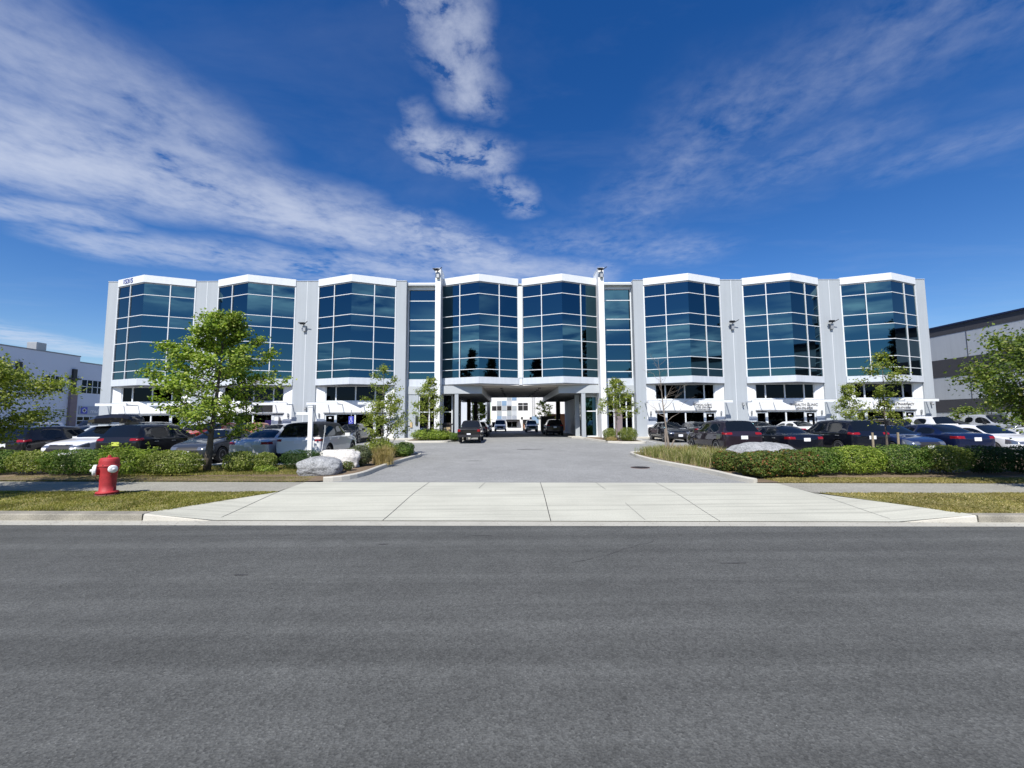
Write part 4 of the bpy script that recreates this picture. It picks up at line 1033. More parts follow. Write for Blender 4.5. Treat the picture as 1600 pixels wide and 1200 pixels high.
def wheel_meshes(r):
    m = MB(); m.lathe([(r * .66, -.10), (r * .90, -.115), (r * .985, -.09), (r, -.04), (r, .04), (r * .985, .09), (r * .90, .115), (r * .66, .10)], 28, (0, 0, 0), 'y')
    ty = m.mesh('wheel', M['rubber']); ty.polygons.foreach_set('use_smooth', [True] * len(ty.polygons))
    m = MB(); m.lathe([(r * .70, .085), (r * .68, .105), (r * .60, .10), (r * .58, .04), (.02, .03)], 24, (0, 0, 0), 'y', 0)
    for k in range(5):
        a0 = 2 * math.pi * k / 5
        pts = []
        for a, rr in ((a0 - .26, .10), (a0 + .26, .10), (a0 + .17, .63), (a0 - .17, .63)): pts.append((r * rr * math.cos(a), r * rr * math.sin(a)))
        m.face([(x, .098, z) for x, z in pts], 1); m.face([(x, .06, z) for x, z in pts][::-1], 1)
        for q in range(4):
            (x0, z0), (x1, z1) = pts[q], pts[(q + 1) % 4]; m.face([(x0, .06, z0), (x1, .06, z1), (x1, .098, z1), (x0, .098, z0)], 1)
    m.lathe([(r * .17, .06), (r * .17, .105)], 12, (0, 0, 0), 'y', 1); m.lathe([(r * .70, .085), (r * .69, .108), (r * .62, .108), (r * .61, .085)], 24, (0, 0, 0), 'y', 1)
    rm = m.mesh('rim', [M['black'], M['rim']]); return ty, rm
def kit(kind):
    if kind in KIT: return KIT[kind]
    S = SPECS[kind]; d = dict(parts=shell(kind), wheel=wheel_meshes(S['rw']))
    m = MB(); m.box(-.012, 0, -.155, .155, -.078, .078); d['plate'] = m.mesh('licence_plate', M['plate'])
    m = MB(); m.prism([(-.09, .0), (.06, .0), (.10, .20), (-.05, .22)], -.06, .10); d['mirror'] = m.mesh('mirror', M['black'])
    m = MB(); m.box(-.10, .10, -.018, .018, -.015, .015); d['handle'] = m.mesh('door_handle', M['chrome'])
    m = MB(); m.prism([(-.02, -.84), (.10, -.93), (.10, .93), (-.02, .84)], -.11, .09); d['bumper'] = m.mesh('bumper', M['black'])
    KIT[kind] = d; return d
PAINTS = {'black': paint_mat('black_paint', (.012, .012, .014)), 'white': paint_mat('white_paint', (.76, .77, .78)), 'silver': paint_mat('silver_paint', (.58, .60, .63), .5), 'grey': paint_mat('dark_grey_paint', (.055, .062, .072), .4), 'navy': paint_mat('navy_paint', (.009, .016, .055), .3), 'blue': paint_mat('blue_paint', (.022, .038, .11), .4),
          'plum': paint_mat('plum_black_paint', (.028, .02, .03), .3), 'red': paint_mat('red_paint', (.42, .035, .02), .2), 'dark_red': paint_mat('dark_red_paint', (.12, .012, .015), .2), 'orange': paint_mat('orange_paint', (.48, .17, .08), .2), 'midnight': paint_mat('midnight_paint', (.008, .01, .018), .2), 'ice': paint_mat('pale_blue_white_paint', (.66, .71, .74), .15)}
def car(kind, x, y, rz, paint, label, cat='car', plate_mat=None, group='cars parked in the lot', scale=1.0, detail=True, name='parked_car'):
    """(x, y) is the centre; rz = 90 points the nose away from the street"""
    K = kit(kind); S = SPECS[kind]; L = S['L']; z = gz(y) + .004
    root = empty(name, (x, y, z), R(rz), label, cat, group); root.rotation_euler = (0, -math.atan(.0135) * math.sin(R(rz)) if False else 0, R(rz)); root.scale = (scale,) * 3
    def add(nm, me, parent, mat=None, loc=None, rot=None, sc=None):
        if not me.materials: me.materials.append(M['black'])
        o = bpy.data.objects.new(nm, me); col.objects.link(o); o.parent = parent
        if mat is not None: o.material_slots[0].link = 'OBJECT'; o.material_slots[0].material = mat
        if loc: o.location = loc
        if rot: o.rotation_euler = rot
        if sc: o.scale = sc
        return o
    P = K['parts']; body = add('body', P['body'], root, PAINTS[paint])
    for k, me in P.items():
        if k == 'body': continue
        nm = k.rstrip('+-'); add(nm, me, root, M[GL[nm]])
    for wx in S['wheels']:
        for sy in (-1, 1):
            w = add('wheel', K['wheel'][0], root, None, (wx - L / 2, sy * .80, S['rw']), (0, 0, 0 if sy > 0 else math.pi)); add('rim', K['wheel'][1], w)
    zp = {'sedan': .80, 'suv': .86, 'boxy_suv': .92, 'pickup': .72, 'van': .8}[kind]
    add('licence_plate', K['plate'], root, M[plate_mat or 'plate'], (-L / 2 + (.02 if kind in ('sedan', 'suv', 'boxy_suv') else -.0) - .012, 0, zp))
    add('licence_plate', K['plate'], root, M['plate'], (L / 2 + .002, 0, .48))
    if kind == 'pickup':
        add('bumper', K['bumper'], root, None, (-L / 2 - .06, 0, .60))
    if detail:
        xm = {'sedan': 3.05, 'suv': 2.85, 'boxy_suv': 3.0, 'pickup': 3.85, 'van': 3.6}[kind]; zm = {'sedan': .98, 'suv': 1.06, 'boxy_suv': 1.12, 'pickup': 1.2, 'van': 1.15}[kind]
        for sy in (-1, 1):
            add('mirror', K['mirror'], root, PAINTS[paint] if kind != 'pickup' else M['black'], (xm - L / 2, sy * .90, zm), None, (1, sy, 1))
            for hx in (xm - .95, xm - 1.9): add('door_handle', K['handle'], root, PAINTS[paint] if paint not in ('black', 'midnight') else M['rail'], (hx - L / 2, sy * (.955 if kind in ('boxy_suv', 'pickup') else .905), zm - .13))
    return root
UP, DN = 90, -90
def rear_at(kind, x, y, *a, **k):  # nose away from the street, tail at y
    s = k.get('scale', 1.0); return car(kind, x, y + SPECS[kind]['L'] * s / 2, UP, *a, **k)
def nose_at(kind, x, y, *a, **k):
    s = k.get('scale', 1.0); return car(kind, x, y + SPECS[kind]['L'] * s / 2, DN, *a, **k)
FR = 'cars in the row behind the hedges'; BK = 'cars in the row along the building'
rear_at('suv', -21.15, 18.3, 'black', 'black crossover at the far left end of the front row, half behind the leafy tree', group=FR)
c2 = nose_at('suv', -18.95, 18.4, 'white', 'white crossover facing the street with a black cargo box on its roof', group=FR)
rear_at('suv', -16.45, 18.3, 'black', 'black crossover with a yellow licence plate, tail to the street behind the hydrant', group=FR, plate_mat='plate_yellow', scale=1.03)
nose_at('sedan', -13.65, 18.5, 'grey', 'dark grey sedan facing the street behind the maple trunk', group=FR)
rear_at('sedan', -11.0, 18.4, 'silver', 'silver sedan with its tail to the street beside the white sport utility', group=FR)
rear_at('boxy_suv', -8.95, 18.5, 'white', 'white sport utility with black roof behind the pale boulders', cat='sport utility', group=FR)
rear_at('suv', 11.1, 20.3, 'plum', 'plum black crossover with its tail toward the large grey boulder', group=FR, scale=1.03)
rear_at('sedan', 13.85, 20.0, 'midnight', 'midnight black sedan with bright red tail lamps right of the large boulder', group=FR, scale=.98)
rear_at('suv', 16.75, 19.8, 'midnight', 'black crossover behind the two wooden tree stakes', group=FR, scale=1.02)
nose_at('sedan', 18.55, 18.9, 'blue', 'blue sedan facing the hedge right of the wooden tree stakes', group=FR)
rear_at('sedan', 20.75, 19.0, 'navy', 'navy sedan with its tail above the reddish part of the right hedge', group=FR, scale=1.02)
nose_at('sedan', 22.9, 18.6, 'white', 'white sedan facing the hedge at the right edge of the photo', group=FR)
nose_at('sedan', 12.2, 30.6, 'midnight', 'black sedan facing the street beneath the shop windows behind the bare tree', group=BK)
rear_at('sedan', 14.6, 31.5, 'grey', 'dark sedan by the shop windows hidden behind the plum crossover', group=BK)
rear_at('sedan', 21.75, 30.6, 'white', 'white sedan parked below the health clinic lettering', group=BK)
rear_at('sedan', 18.9, 31.0, 'grey', 'dark grey sedan left of the white sedan below the clinic', group=BK)
rear_at('sedan', 26.4, 30.6, 'white', 'white sedan right of the slim green tree, along the building', group=BK)
rear_at('suv', 28.9, 31.3, 'black', 'black crossover between two white cars below the pharmacy lettering', group=BK, scale=.94)
rear_at('suv', 31.2, 30.4, 'white', 'white crossover below the right corner column of the office building', group=BK, scale=1.05)
rear_at('sedan', 33.6, 30.8, 'white', 'white sedan right of the office building corner, before the striped warehouse', group=BK)
nose_at('pickup', 37.0, 30.5, 'silver', 'silver pickup before the striped warehouse, partly under the big tree', cat='pickup', group=BK)
rear_at('suv', 33.6, 24.0, 'white', 'white crossover at the right edge of the photo before the striped warehouse', group=BK)
rear_at('sedan', -17.35, 31.0, 'silver', 'silver sedan along the building behind the lower silver sedan', group=BK)
rear_at('suv', -19.3, 31.4, 'orange', 'orange crossover along the building half hidden by the maple', group=BK, scale=.95)
rear_at('suv', -21.4, 31.2, 'dark_red', 'dark red crossover along the building left of the orange one', group=BK, scale=.95)
nose_at('sedan', -23.2, 30.6, 'red', 'bright red sedan along the building behind the grey sedan', group=BK)
rear_at('sedan', -25.0, 31.4, 'ice', 'pale sedan along the building left of the red sedan', group=BK)
rear_at('suv', -27.0, 31.6, 'grey', 'grey crossover along the building above the black crossover', group=BK)
nose_at('sedan', -12.0, 31.3, 'midnight', 'dark sedan along the building just behind the white sport utility', group=BK)
rear_at('sedan', -30.3, 29.6, 'ice', 'pale sedan with arched roof left of the car carrying the cargo box', group=BK)
car('pickup', -43.5, 46, 0, 'midnight', 'dark pickup standing before the left warehouse', 'pickup', group='vehicles beyond the front rows')
nose_at('suv', -46.8, 41.0, 'silver', 'silver crossover beside the dark pickup before the left warehouse', group='vehicles beyond the front rows', detail=False)
rear_at('pickup', -2.85, 31.1, 'black', 'black pickup with its tail to the street at the left side of the passage', cat='pickup', group='vehicles at the passage', scale=.88)
rear_at('sedan', -2.9, 41.5, 'midnight', 'dark sedan under the passage ahead of the black pickup', group='vehicles at the passage')
nose_at('sedan', -3.2, 56.5, 'white', 'small white sedan beyond the passage behind the dark sedan', group='vehicles at the passage', detail=False)
nose_at('van', -1.15, 60.5, 'white', 'white van parked facing the passage before the chequered building', cat='van', group='vehicles at the passage', detail=False, scale=.92)
rear_at('suv', 4.75, 44.0, 'midnight', 'black crossover parked in the shade of the passage by the right columns', group='vehicles at the passage')
nose_at('pickup', 3.05, 55.5, 'white', 'white pickup facing the passage in the sun behind it', cat='pickup', group='vehicles at the passage', scale=.86)

# roof cargo box: rests on the white crossover's rack, so a thing of its own
cb = empty('roof_cargo_box', (-18.7, 20.75, gz(20.7) + 1.80), 0, 'glossy black cargo box strapped across the roof of the white crossover', 'cargo box')
m = MB(); secs = []
for t, w, h in ((-1.15, .22, .06), (-1.0, .34, .16), (-.6, .40, .27), (.2, .42, .34), (.8, .42, .33), (1.1, .38, .24), (1.2, .30, .12)):
    secs.append([(t, -w, 0), (t, -w, h * .55), (t, -w * .75, h), (t, w * .75, h), (t, w, h * .55), (t, w, 0)])
for A, B in zip(secs, secs[1:]):
    for j in range(6): m.face([A[j], A[(j + 1) % 6], B[(j + 1) % 6], B[j]])
m.face(secs[0]); m.face(secs[-1][::-1])
for o in (m.build('lid', PAINTS['black'], cb, True),): o.scale = (.8, 1.5, 1.15); o.rotation_euler = (0, 0, R(8))
m = MB(); m.box(-.85, .85, -.5, -.45, -.10, -.06); m.box(-.85, .85, .45, .5, -.10, -.06); m.box(-.7, -.64, -.5, .5, -.06, -.0); m.box(.6, .66, -.5, .5, -.06, 0)
m.build('crossbar', M['rail'], cb)

# ================================================================== PLANTS
GOLD = 2.399963
def leaf_quad(m, p, n, l, w, q):
    """one leaf: a rhombus folded a little along its midrib, its own island"""
    n = n.normalized(); a = Vector((q.gauss(0, 1), q.gauss(0, 1), q.gauss(0, 1))); u = a.cross(n)
    if u.length < 1e-4: return
    u.normalize(); v = n.cross(u); f = n * (l * .12)
    m.face([p - u * l * .5, p + v * w * .5 - f, p + u * l * .5, p - v * w * .5 - f])
LM = {
 'maple': leaf_mat('maple_leaf', (.095, .16, .018), (.26, .34, .045), (.40, .44, .10)),
 'young': leaf_mat('young_leaf', (.09, .135, .017), (.25, .29, .045), (.36, .37, .10)),
 'deep': leaf_mat('deep_green_leaf', (.05, .095, .014), (.16, .215, .034), (.28, .29, .08)),
 'conifer': leaf_mat('conifer_needles', (.012, .022, .012), (.025, .042, .018), trans=.1),
 'hedge': leaf_mat('hedge_leaf', (.042, .095, .014), (.13, .21, .032), (.26, .30, .09)),
 'hedge_yellow': leaf_mat('yellow_hedge_leaf', (.085, .13, .018), (.23, .275, .05), (.42, .42, .17)),
 'hedge_red': leaf_mat('reddish_hedge_leaf', (.05, .085, .016), (.15, .195, .035), (.30, .11, .05), p2=.86),
 'box': leaf_mat('dark_box_leaf', (.022, .055, .012), (.06, .115, .022)),
 'lavender': leaf_mat('grey_green_leaf', (.075, .095, .045), (.16, .18, .09)),
 'tan': leaf_mat('tan_grass_blade', (.22, .17, .06), (.42, .33, .15), trans=.25),
 'tallgrass': leaf_mat('tall_grass_blade', (.11, .16, .035), (.27, .28, .085), (.50, .41, .25), trans=.3, p3=.85, p2=.6)}

def tree(label, x, y, H, th, prof, nl, nleaf, leaf, lm, r0=.09, bark='bark', seed=1, lean=(0, 0), rise=.55, z=None, stems=1, name='tree', group='trees around the lot', spread=.16, twig=3, flat=1.0, bare=False):
    q = random.Random(seed); z = gz(y) + .08 if z is None else z
    root = empty(name, (x, y, z), 0, label, 'tree', group); T = MB(); C = MB(); pts = []
    for s in range(stems):
        off = Vector((q.uniform(-.12, .12), q.uniform(-.12, .12), 0)) if stems > 1 else Vector((0, 0, 0))
        tr = []; n = 9; wob = Vector((0, 0, 0)); Hs = H * (1 if s == 0 else q.uniform(.6, .85))
        for k in range(n):
            t = k / (n - 1); wob += Vector((q.gauss(0, .02), q.gauss(0, .02), 0)) * H * .12
            tr.append(off * (1 + 2.5 * t) + Vector((lean[0] * t, lean[1] * t, Hs * t * .96)) + wob * min(1, t * 2))
        T.tube(tr, [r0 / math.sqrt(stems) * (1.25 - .25 * min(1, 4 * k / n) if k < 2 else (1 - .93 * k / (n - 1))) for k in range(n)], 9)
        for i in range(nl // stems):
            t = th / H + (1 - th / H) * ((i + q.uniform(.1, .9)) / (nl // stems)) ** .9
            t = min(t, .97); f = t * (n - 1); k = min(int(f), n - 2); b = tr[k].lerp(tr[k + 1], f - k)
            az = i * GOLD + q.uniform(-.4, .4) + s; L = max(.12, prof((t - th / H) / (1 - th / H)) * q.uniform(.72, 1.15))
            d = Vector((math.cos(az), math.sin(az) * flat, 0)); up = rise * q.uniform(.6, 1.3)
            P = [b]; 
            for j in range(1, 5):
                u = j / 4; P.append(b + d * L * u + Vector((0, 0, L * up * (u * .7 + .3 * u * u))) + Vector((q.gauss(0, .05), q.gauss(0, .05), q.gauss(0, .04))) * L)
            rb = max(.006, r0 * .42 * (1 - .75 * t)); T.tube(P, [rb, rb * .8, rb * .55, rb * .35, rb * .15], 5)
            for j in range(2, 5): pts.append((P[j], d, L))
            pts.append((P[4], d, L)); pts.append((P[3].lerp(P[4], .5), d, L)); pts.append((P[1].lerp(P[2], .6), d, L))
            for w in range(twig):
                u = q.uniform(.35, .95) * 4; k2 = min(int(u), 3); bb = P[k2].lerp(P[k2 + 1], u - k2); a2 = az + q.choice((-1, 1)) * q.uniform(.5, 1.2); l2 = L * q.uniform(.22, .48)
                e = bb + Vector((math.cos(a2), math.sin(a2) * flat, q.uniform(.1, .9))) * l2; mid = bb.lerp(e, .5) + Vector((0, 0, l2 * .06))
                T.tube([bb, mid, e], [rb * .4, rb * .28, rb * .1], 4); pts.append((e, d, l2 * 2)); pts.append((mid, d, l2 * 2)); pts.append((bb.lerp(e, .8), d, l2 * 2))
        top = tr[-1]; pts += [(top, Vector((0, 0, 1)), .5), (tr[-2], Vector((0, 0, 1)), .5)] * 2
    o = T.build('trunk', M[bark], root, True)
    if bare or not nleaf: return root
    for k in range(nleaf):
        p, d, L = q.choice(pts); s = spread * q.uniform(.4, 1.3)
        p = p + Vector((q.gauss(0, s), q.gauss(0, s), q.gauss(0, s * .75)))
        nrm = Vector((q.gauss(0, .55), q.gauss(0, .55), q.uniform(.25, 1.1))) + d * .35
        l = leaf * q.uniform(.65, 1.25); leaf_quad(C, p, nrm, l, l * .72, q)
    C.build('crown', LM[lm], root)
    return root
def ball(r, a=.9): return lambda t: r * (math.sin(math.pi * min(1, t * .86 + .16)) ** a)
def cone(r): return lambda t: r * (1 - t) ** .8 + .1
tree('large green maple with a dark slanting trunk rising between the hedge shrubs', -10.86, 15.8, 5.95, 1.1, lambda t: 2.05 * (1 - t) ** .62 * min(1, .62 + t * 2.2) + .15, 44, 19000, .115, 'maple', .105, 'bark', 3, (.3, .1), .42, group='trees in the front beds', spread=.135, twig=4)
tree('yellow green tree at the left edge of the photo overhanging the pavement', -14.75, 10.95, 3.7, 1.1, ball(2.25), 46, 34000, .08, 'young', .08, 'bark', 5, (.3, 0), .25, group='trees on the verge', spread=.17, z=.16)
tree('slim tree with several thin stems and loose light leaves on the left drive island', -5.95, 20.6, 4.55, .75, lambda t: 1.25 * (1 - t) ** .75 * min(1, .6 + 2.5 * t) + .12, 36, 5600, .09, 'young', .05, 'bark_pale', 8, (.05, 0), .6, stems=3, group='trees in the front beds', spread=.12)
tree('small narrow tree in front of the glazed lobby left of the passage', -6.2, 33.2, 4.9, .9, lambda t: 1.25 * (1 - t) ** .9 * min(1, .55 + 3 * t) + .22, 30, 3600, .125, 'young', .05, 'bark_pale', 12, (.15, 0), .55, group='trees by the passage', spread=.15)
tree('small pale trunked tree in front of the glazed lobby right of the passage', 8.1, 32.4, 4.75, 1.5, lambda t: 1.35 * (1 - t) ** .8 + .18, 26, 3600, .125, 'young', .06, 'bark_pale', 15, (.05, 0), .4, group='trees by the passage', spread=.14)
tree('bare leafless young tree standing among the ornamental grasses', 7.75, 20.9, 4.9, 1.5, lambda t: 1.15 * (1 - t) ** .5 + .2, 15, 0, .1, 'young', .05, 'bark_pale', 19, (-.32, 0), .9, bare=True, twig=4, group='trees in the front beds')
tree('slim pale green tree before the grey column between clinic and pharmacy', 23.9, 30.0, 4.0, .9, lambda t: .75 * (1 - t) ** .7 * min(1, .6 + 3 * t) + .18, 26, 2800, .12, 'young', .045, 'bark', 23, (0, 0), .6, group='trees by the building', spread=.13)
tree('thin tree with layered sparse foliage tied between two wooden stakes', 14.45, 16.5, 4.5, 1.5, lambda t: .92 * (.5 + .5 * math.cos(t * 10.0)) * (1 - .35 * t) + .12, 28, 3000, .08, 'young', .042, 'bark', 29, (.15, 0), .2, group='trees in the front beds', spread=.10)
tree('big dense tree at the right edge of the photo overhanging the pavement', 15.15, 10.75, 4.55, 1.0, ball(2.25, .7), 50, 32000, .10, 'deep', .11, 'bark', 31, (.1, 0), .3, z=.16, group='trees on the verge', spread=.2)
tree('thin upright sapling before the striped warehouse', 38.6, 34.2, 4.1, .7, lambda t: .75 * (1 - t) ** .8 + .12, 22, 1300, .16, 'deep', .04, 'bark', 41, (.1, 0), .7, group='trees by the warehouse', spread=.13)
tree('low bushy sapling left of the thin one before the striped warehouse', 36.9, 34.4, 2.4, .4, ball(1.0), 18, 1100, .17, 'deep', .04, 'bark', 43, (0, 0), .5, group='trees by the warehouse')
tree('green tree beyond the passage at the corner of the chequered building', -4.1, 58.5, 4.6, .7, lambda t: 1.1 * (1 - t) ** .7 + .25, 24, 1500, .22, 'young', .05, 'bark', 47, (0, 0), .6, group='trees seen through the passage')
tree('loose small tree beyond the passage right of the white pickup', 5.4, 60.0, 4.2, 1.1, lambda t: 1.2 * (1 - t) ** .6 + .25, 18, 900, .22, 'young', .05, 'bark', 53, (-.5, 0), .6, group='trees seen through the passage')
tree('small dark green bush between the left warehouse and the office building', -49, 52.5, 2.0, .3, ball(1.0), 14, 900, .2, 'deep', .05, 'bark', 57, group='trees by the warehouse', name='bush')
for (x, y, H, sd, lb_) in ((-50, -3, 19, 61, 'left'), (-57, 3, 14, 62, 'left'), (31, -26, 22, 63, 'right'), (37, -24, 17, 64, 'right'), (-29, -46, 15, 65, 'left'), (57, 3, 24, 66, 'right'), (39, -8, 17, 67, 'right'), (-38, -9, 17, 68, 'left')):
    tree({61: 'tall dark conifer across the road, mirrored in the glass left of the middle', 62: 'shorter dark conifer further left across the road', 63: 'tall dark conifer across the road mirrored in the rightmost bay', 64: 'dark conifer right of the tall one across the road', 65: 'lone conifer across the road mirrored low in the left bays', 67: 'dark conifer across the road mirrored in the left middle bay near the white strip', 68: 'dark conifer across the road mirrored in the right middle bay near the white strip', 66: 'very tall dark tree far right mirrored in the bay right of the middle'}[sd],
         x, y, H, 1.2, cone(H * .19), 60, 4200, .62, 'conifer', .3, 'bark', sd, (0, 0), -.05, z=-.05, name='conifer', group='conifers across the road mirrored in the glass', spread=.3, twig=2)
def treeline():
    m = MB(); q = random.Random(5)
    for k in range(9000):
        x = q.uniform(-120, 120); h = 5.5 + 3.0 * mnoise.noise(Vector((x * .09, 1, 0))) + 1.6 * mnoise.noise(Vector((x * .4, 4, 0))); z = h * (1 - q.random() ** 1.6); y = -58 + q.gauss(0, 1.3)
        leaf_quad(m, Vector((x, y, z)), Vector((q.gauss(0, 1), 1, q.gauss(0, 1))), q.uniform(.9, 1.7), .9, q)
    o = m.build('far_wood', LM['conifer']); tag(o, 'dark far wood across the road mirrored low in the glass', 'wood', kind='stuff')
treeline()

def shrub(label, x, y, w, d, h, n, leaf, lm, seed=1, name='shrub', group='hedge shrubs', power=2.6, rough=.14, cat='shrub', rz=0, sprout=0, z=None, bare=.0):
    q = random.Random(seed); z = gz(y) + .09 if z is None else z; root = empty(name, (x, y, z), R(rz), label, cat, group)
    B = MB(); C = MB(); off = Vector((seed * 3.7, seed * 1.3, 0))
    for k in range(9):
        a = q.uniform(0, 6.283); r = q.uniform(.1, .8); e = Vector((math.cos(a) * w * .45 * r, math.sin(a) * d * .45 * r, h * q.uniform(.55, .85)))
        b = Vector((q.uniform(-.25, .25) * w, q.uniform(-.2, .2) * d, -.02)); B.tube([b, b.lerp(e, .5) + Vector((0, 0, .04)), e], [.014, .010, .004], 5)
    B.build('branch', M['bark'], root)
    for k in range(int(n * 1.45)):
        u = Vector((q.gauss(0, 1), q.gauss(0, 1), q.gauss(0, 1))); u.normalize()
        s = (abs(u.x) ** power + abs(u.y) ** power + abs(u.z) ** power) ** (-1 / power)
        p = u * s; lump = 1 + rough * (mnoise.noise(p * 1.7 * Vector((w, d, h)).length / 1.4 + off) + .6 * mnoise.noise(p * 4.0 * w + off))
        deep = q.random(); rr = (1 - .5 * deep ** 2.2) * lump
        P = Vector((p.x * w / 2, p.y * d / 2, p.z * h / 2)) * rr + Vector((0, 0, h / 2))
        if P.z < .02 + bare * q.random() : continue
        nrm = u + Vector((q.gauss(0, .6), q.gauss(0, .6), q.gauss(0, .6) + .35)); l = leaf * q.uniform(.6, 1.3); leaf_quad(C, P, nrm, l, l * .66, q)
    for k in range(sprout):
        a = q.uniform(0, 6.28); b = Vector((q.uniform(-.4, .4) * w, q.uniform(-.3, .3) * d, h * .85)); e = b + Vector((q.gauss(0, .12), q.gauss(0, .1), q.uniform(.12, .36)))
        for j in range(26):
            P = b.lerp(e, q.random()) + Vector((q.gauss(0, .04), q.gauss(0, .04), 0)); leaf_quad(C, P, Vector((q.gauss(0, 1), q.gauss(0, 1), 1)), leaf * 1.25, leaf * .8, q)
    C.build('foliage', LM[lm], root); return root
HG = 'shrubs of the left hedge'; HR = 'shrubs of the right hedge'
shrub('dark green hedge shrub at the left edge of the photo', -18.35, 15.55, 1.9, 1.0, .83, 5600, .055, 'hedge', 1, group=HG, power=3.2)
shrub('dark hedge shrub beyond the left edge of the photo', -20.4, 15.7, 2.1, 1.0, .83, 3000, .055, 'hedge', 33, group=HG, power=3.2)
shrub('yellowish hedge shrub with pale new leaves left of the mid green one', -16.75, 15.5, 1.5, .95, .80, 4300, .055, 'hedge_yellow', 2, group=HG, bare=.15)
shrub('mid green hedge shrub just left of the hydrant', -15.0, 15.35, 2.3, 1.0, .83, 6600, .055, 'hedge', 3, group=HG, power=3.2)
shrub('hedge shrub right of the hydrant with tall fresh shoots on top', -13.2, 15.15, 1.7, 1.0, .88, 5000, .058, 'maple', 4, group=HG, sprout=16)
shrub('olive hedge shrub at the right end of the left hedge beside the maple trunk', -11.55, 15.05, 1.95, .95, .80, 5400, .058, 'hedge_yellow', 5, group=HG, bare=.05)
shrub('small yellow green shrub just right of the maple trunk', -9.55, 15.6, 1.05, .85, .72, 3000, .055, 'hedge_yellow', 6, group=HG)
shrub('smallest yellow green shrub before the silver sedan wheel', -8.7, 15.7, .72, .7, .66, 1900, .055, 'hedge_yellow', 7, group=HG)
shrub('trimmed dark green box shrub before the white sport utility', -7.65, 16.2, 1.5, .9, .70, 4800, .042, 'box', 8, group=HG, power=3)
shrub('low weeds between the box shrub and the yellow shrubs', -8.5, 15.3, .8, .4, .24, 500, .05, 'maple', 9, name='weed_clump', group=HG, cat='weeds')
shrub('reddish hedge shrub at the kerb end of the right hedge behind the large one', 7.55, 15.0, .95, .9, .66, 3400, .062, 'hedge_red', 10, group=HR)
shrub('large red tipped glossy shrub nearest the apron on the right', 7.98, 13.75, 1.45, 1.1, .74, 6200, .068, 'hedge_red', 11, group=HR, power=3)
shrub('second red tipped shrub in front of the grey boulder', 9.1, 13.85, 1.4, 1.2, .78, 5600, .066, 'hedge_red', 12, group=HR, power=3)
shrub('green hedge shrub under the black sedan with red lamps', 10.15, 14.15, 1.2, 1.0, .83, 4600, .055, 'hedge', 13, group=HR, power=3)
shrub('bright green hedge shrub below the left wooden stake', 11.35, 14.15, 1.6, 1.05, .87, 5400, .055, 'maple', 14, group=HR, power=3.2)
shrub('bright green hedge shrub below the right wooden stake', 12.85, 14.15, 1.6, 1.05, .89, 5400, .055, 'hedge', 15, group=HR, power=3.2)
shrub('straw and red coloured hedge shrub below the navy sedan', 14.25, 14.1, 1.5, 1.0, .88, 4600, .058, 'hedge_yellow', 16, group=HR, bare=.15)
shrub('dark green hedge shrub right of the straw coloured one', 15.5, 14.05, 1.35, 1.0, .85, 4400, .052, 'box', 17, group=HR, power=3.2)
shrub('darkest hedge shrub at the right edge of the photo', 16.85, 14.0, 1.5, 1.0, .85, 4600, .052, 'box', 18, group=HR, power=3.2)
shrub('dark hedge shrub beyond the right edge of the photo', 18.4, 14.0, 1.7, 1.0, .85, 2600, .052, 'box', 19, group=HR, power=3.2)
GI = 'plants on the drive islands'
shrub('grey green lavender mound behind the white boulder', -5.85, 17.0, 1.0, .9, .80, 3300, .06, 'lavender', 20, 'lavender', GI, 2.0, .18)
shrub('loose green bush at the foot of the many stemmed tree', -5.9, 20.0, 1.3, 1.1, .95, 2400, .075, 'young', 21, 'bush', GI, 2.0, .3)
shrub('round green bush at the tip of the left drive island', -5.05, 20.9, 1.05, 1.2, .68, 2800, .06, 'hedge', 22, 'bush', GI, 2.2, .2)
shrub('small tuft of green growing on the white boulder', -6.55, 16.45, .5, .3, .2, 400, .045, 'hedge_yellow', 23, 'plant_tuft', GI, 2.0, .2, 'plant', z=.72)
shrub('small reddish weed at the foot of the grey granite boulder', -5.75, 15.6, .5, .4, .35, 500, .05, 'hedge_red', 24, 'plant_tuft', GI, 2.0, .3, 'plant')
shrub('wide green groundcover mound before the left lobby', -6.0, 33.6, 2.9, 1.9, .92, 5200, .085, 'maple', 25, 'groundcover_plant', GI, 2.0, .25, 'groundcover')
shrub('low green groundcover at the kerb left of the black pickup', -4.4, 34.0, 1.3, 1.4, .6, 1900, .085, 'hedge', 26, 'groundcover_plant', GI, 2.0, .25, 'groundcover')
shrub('round olive shrub right of the pale trunk on the right passage island', 8.75, 31.7, 1.35, 1.1, .98, 3200, .065, 'hedge_yellow', 27, 'bush', GI, 2.4, .12)
shrub('smaller olive shrub left of the pale trunk on the right passage island', 7.75, 33.0, 1.1, 1.0, .9, 2400, .065, 'hedge_yellow', 28, 'bush', GI, 2.4, .12)
shrub('dry low plant at the front corner of the right passage island', 7.4, 31.2, .9, .6, .35, 700, .06, 'tan', 29, 'plant_tuft', GI, 2.0, .3, 'plant')

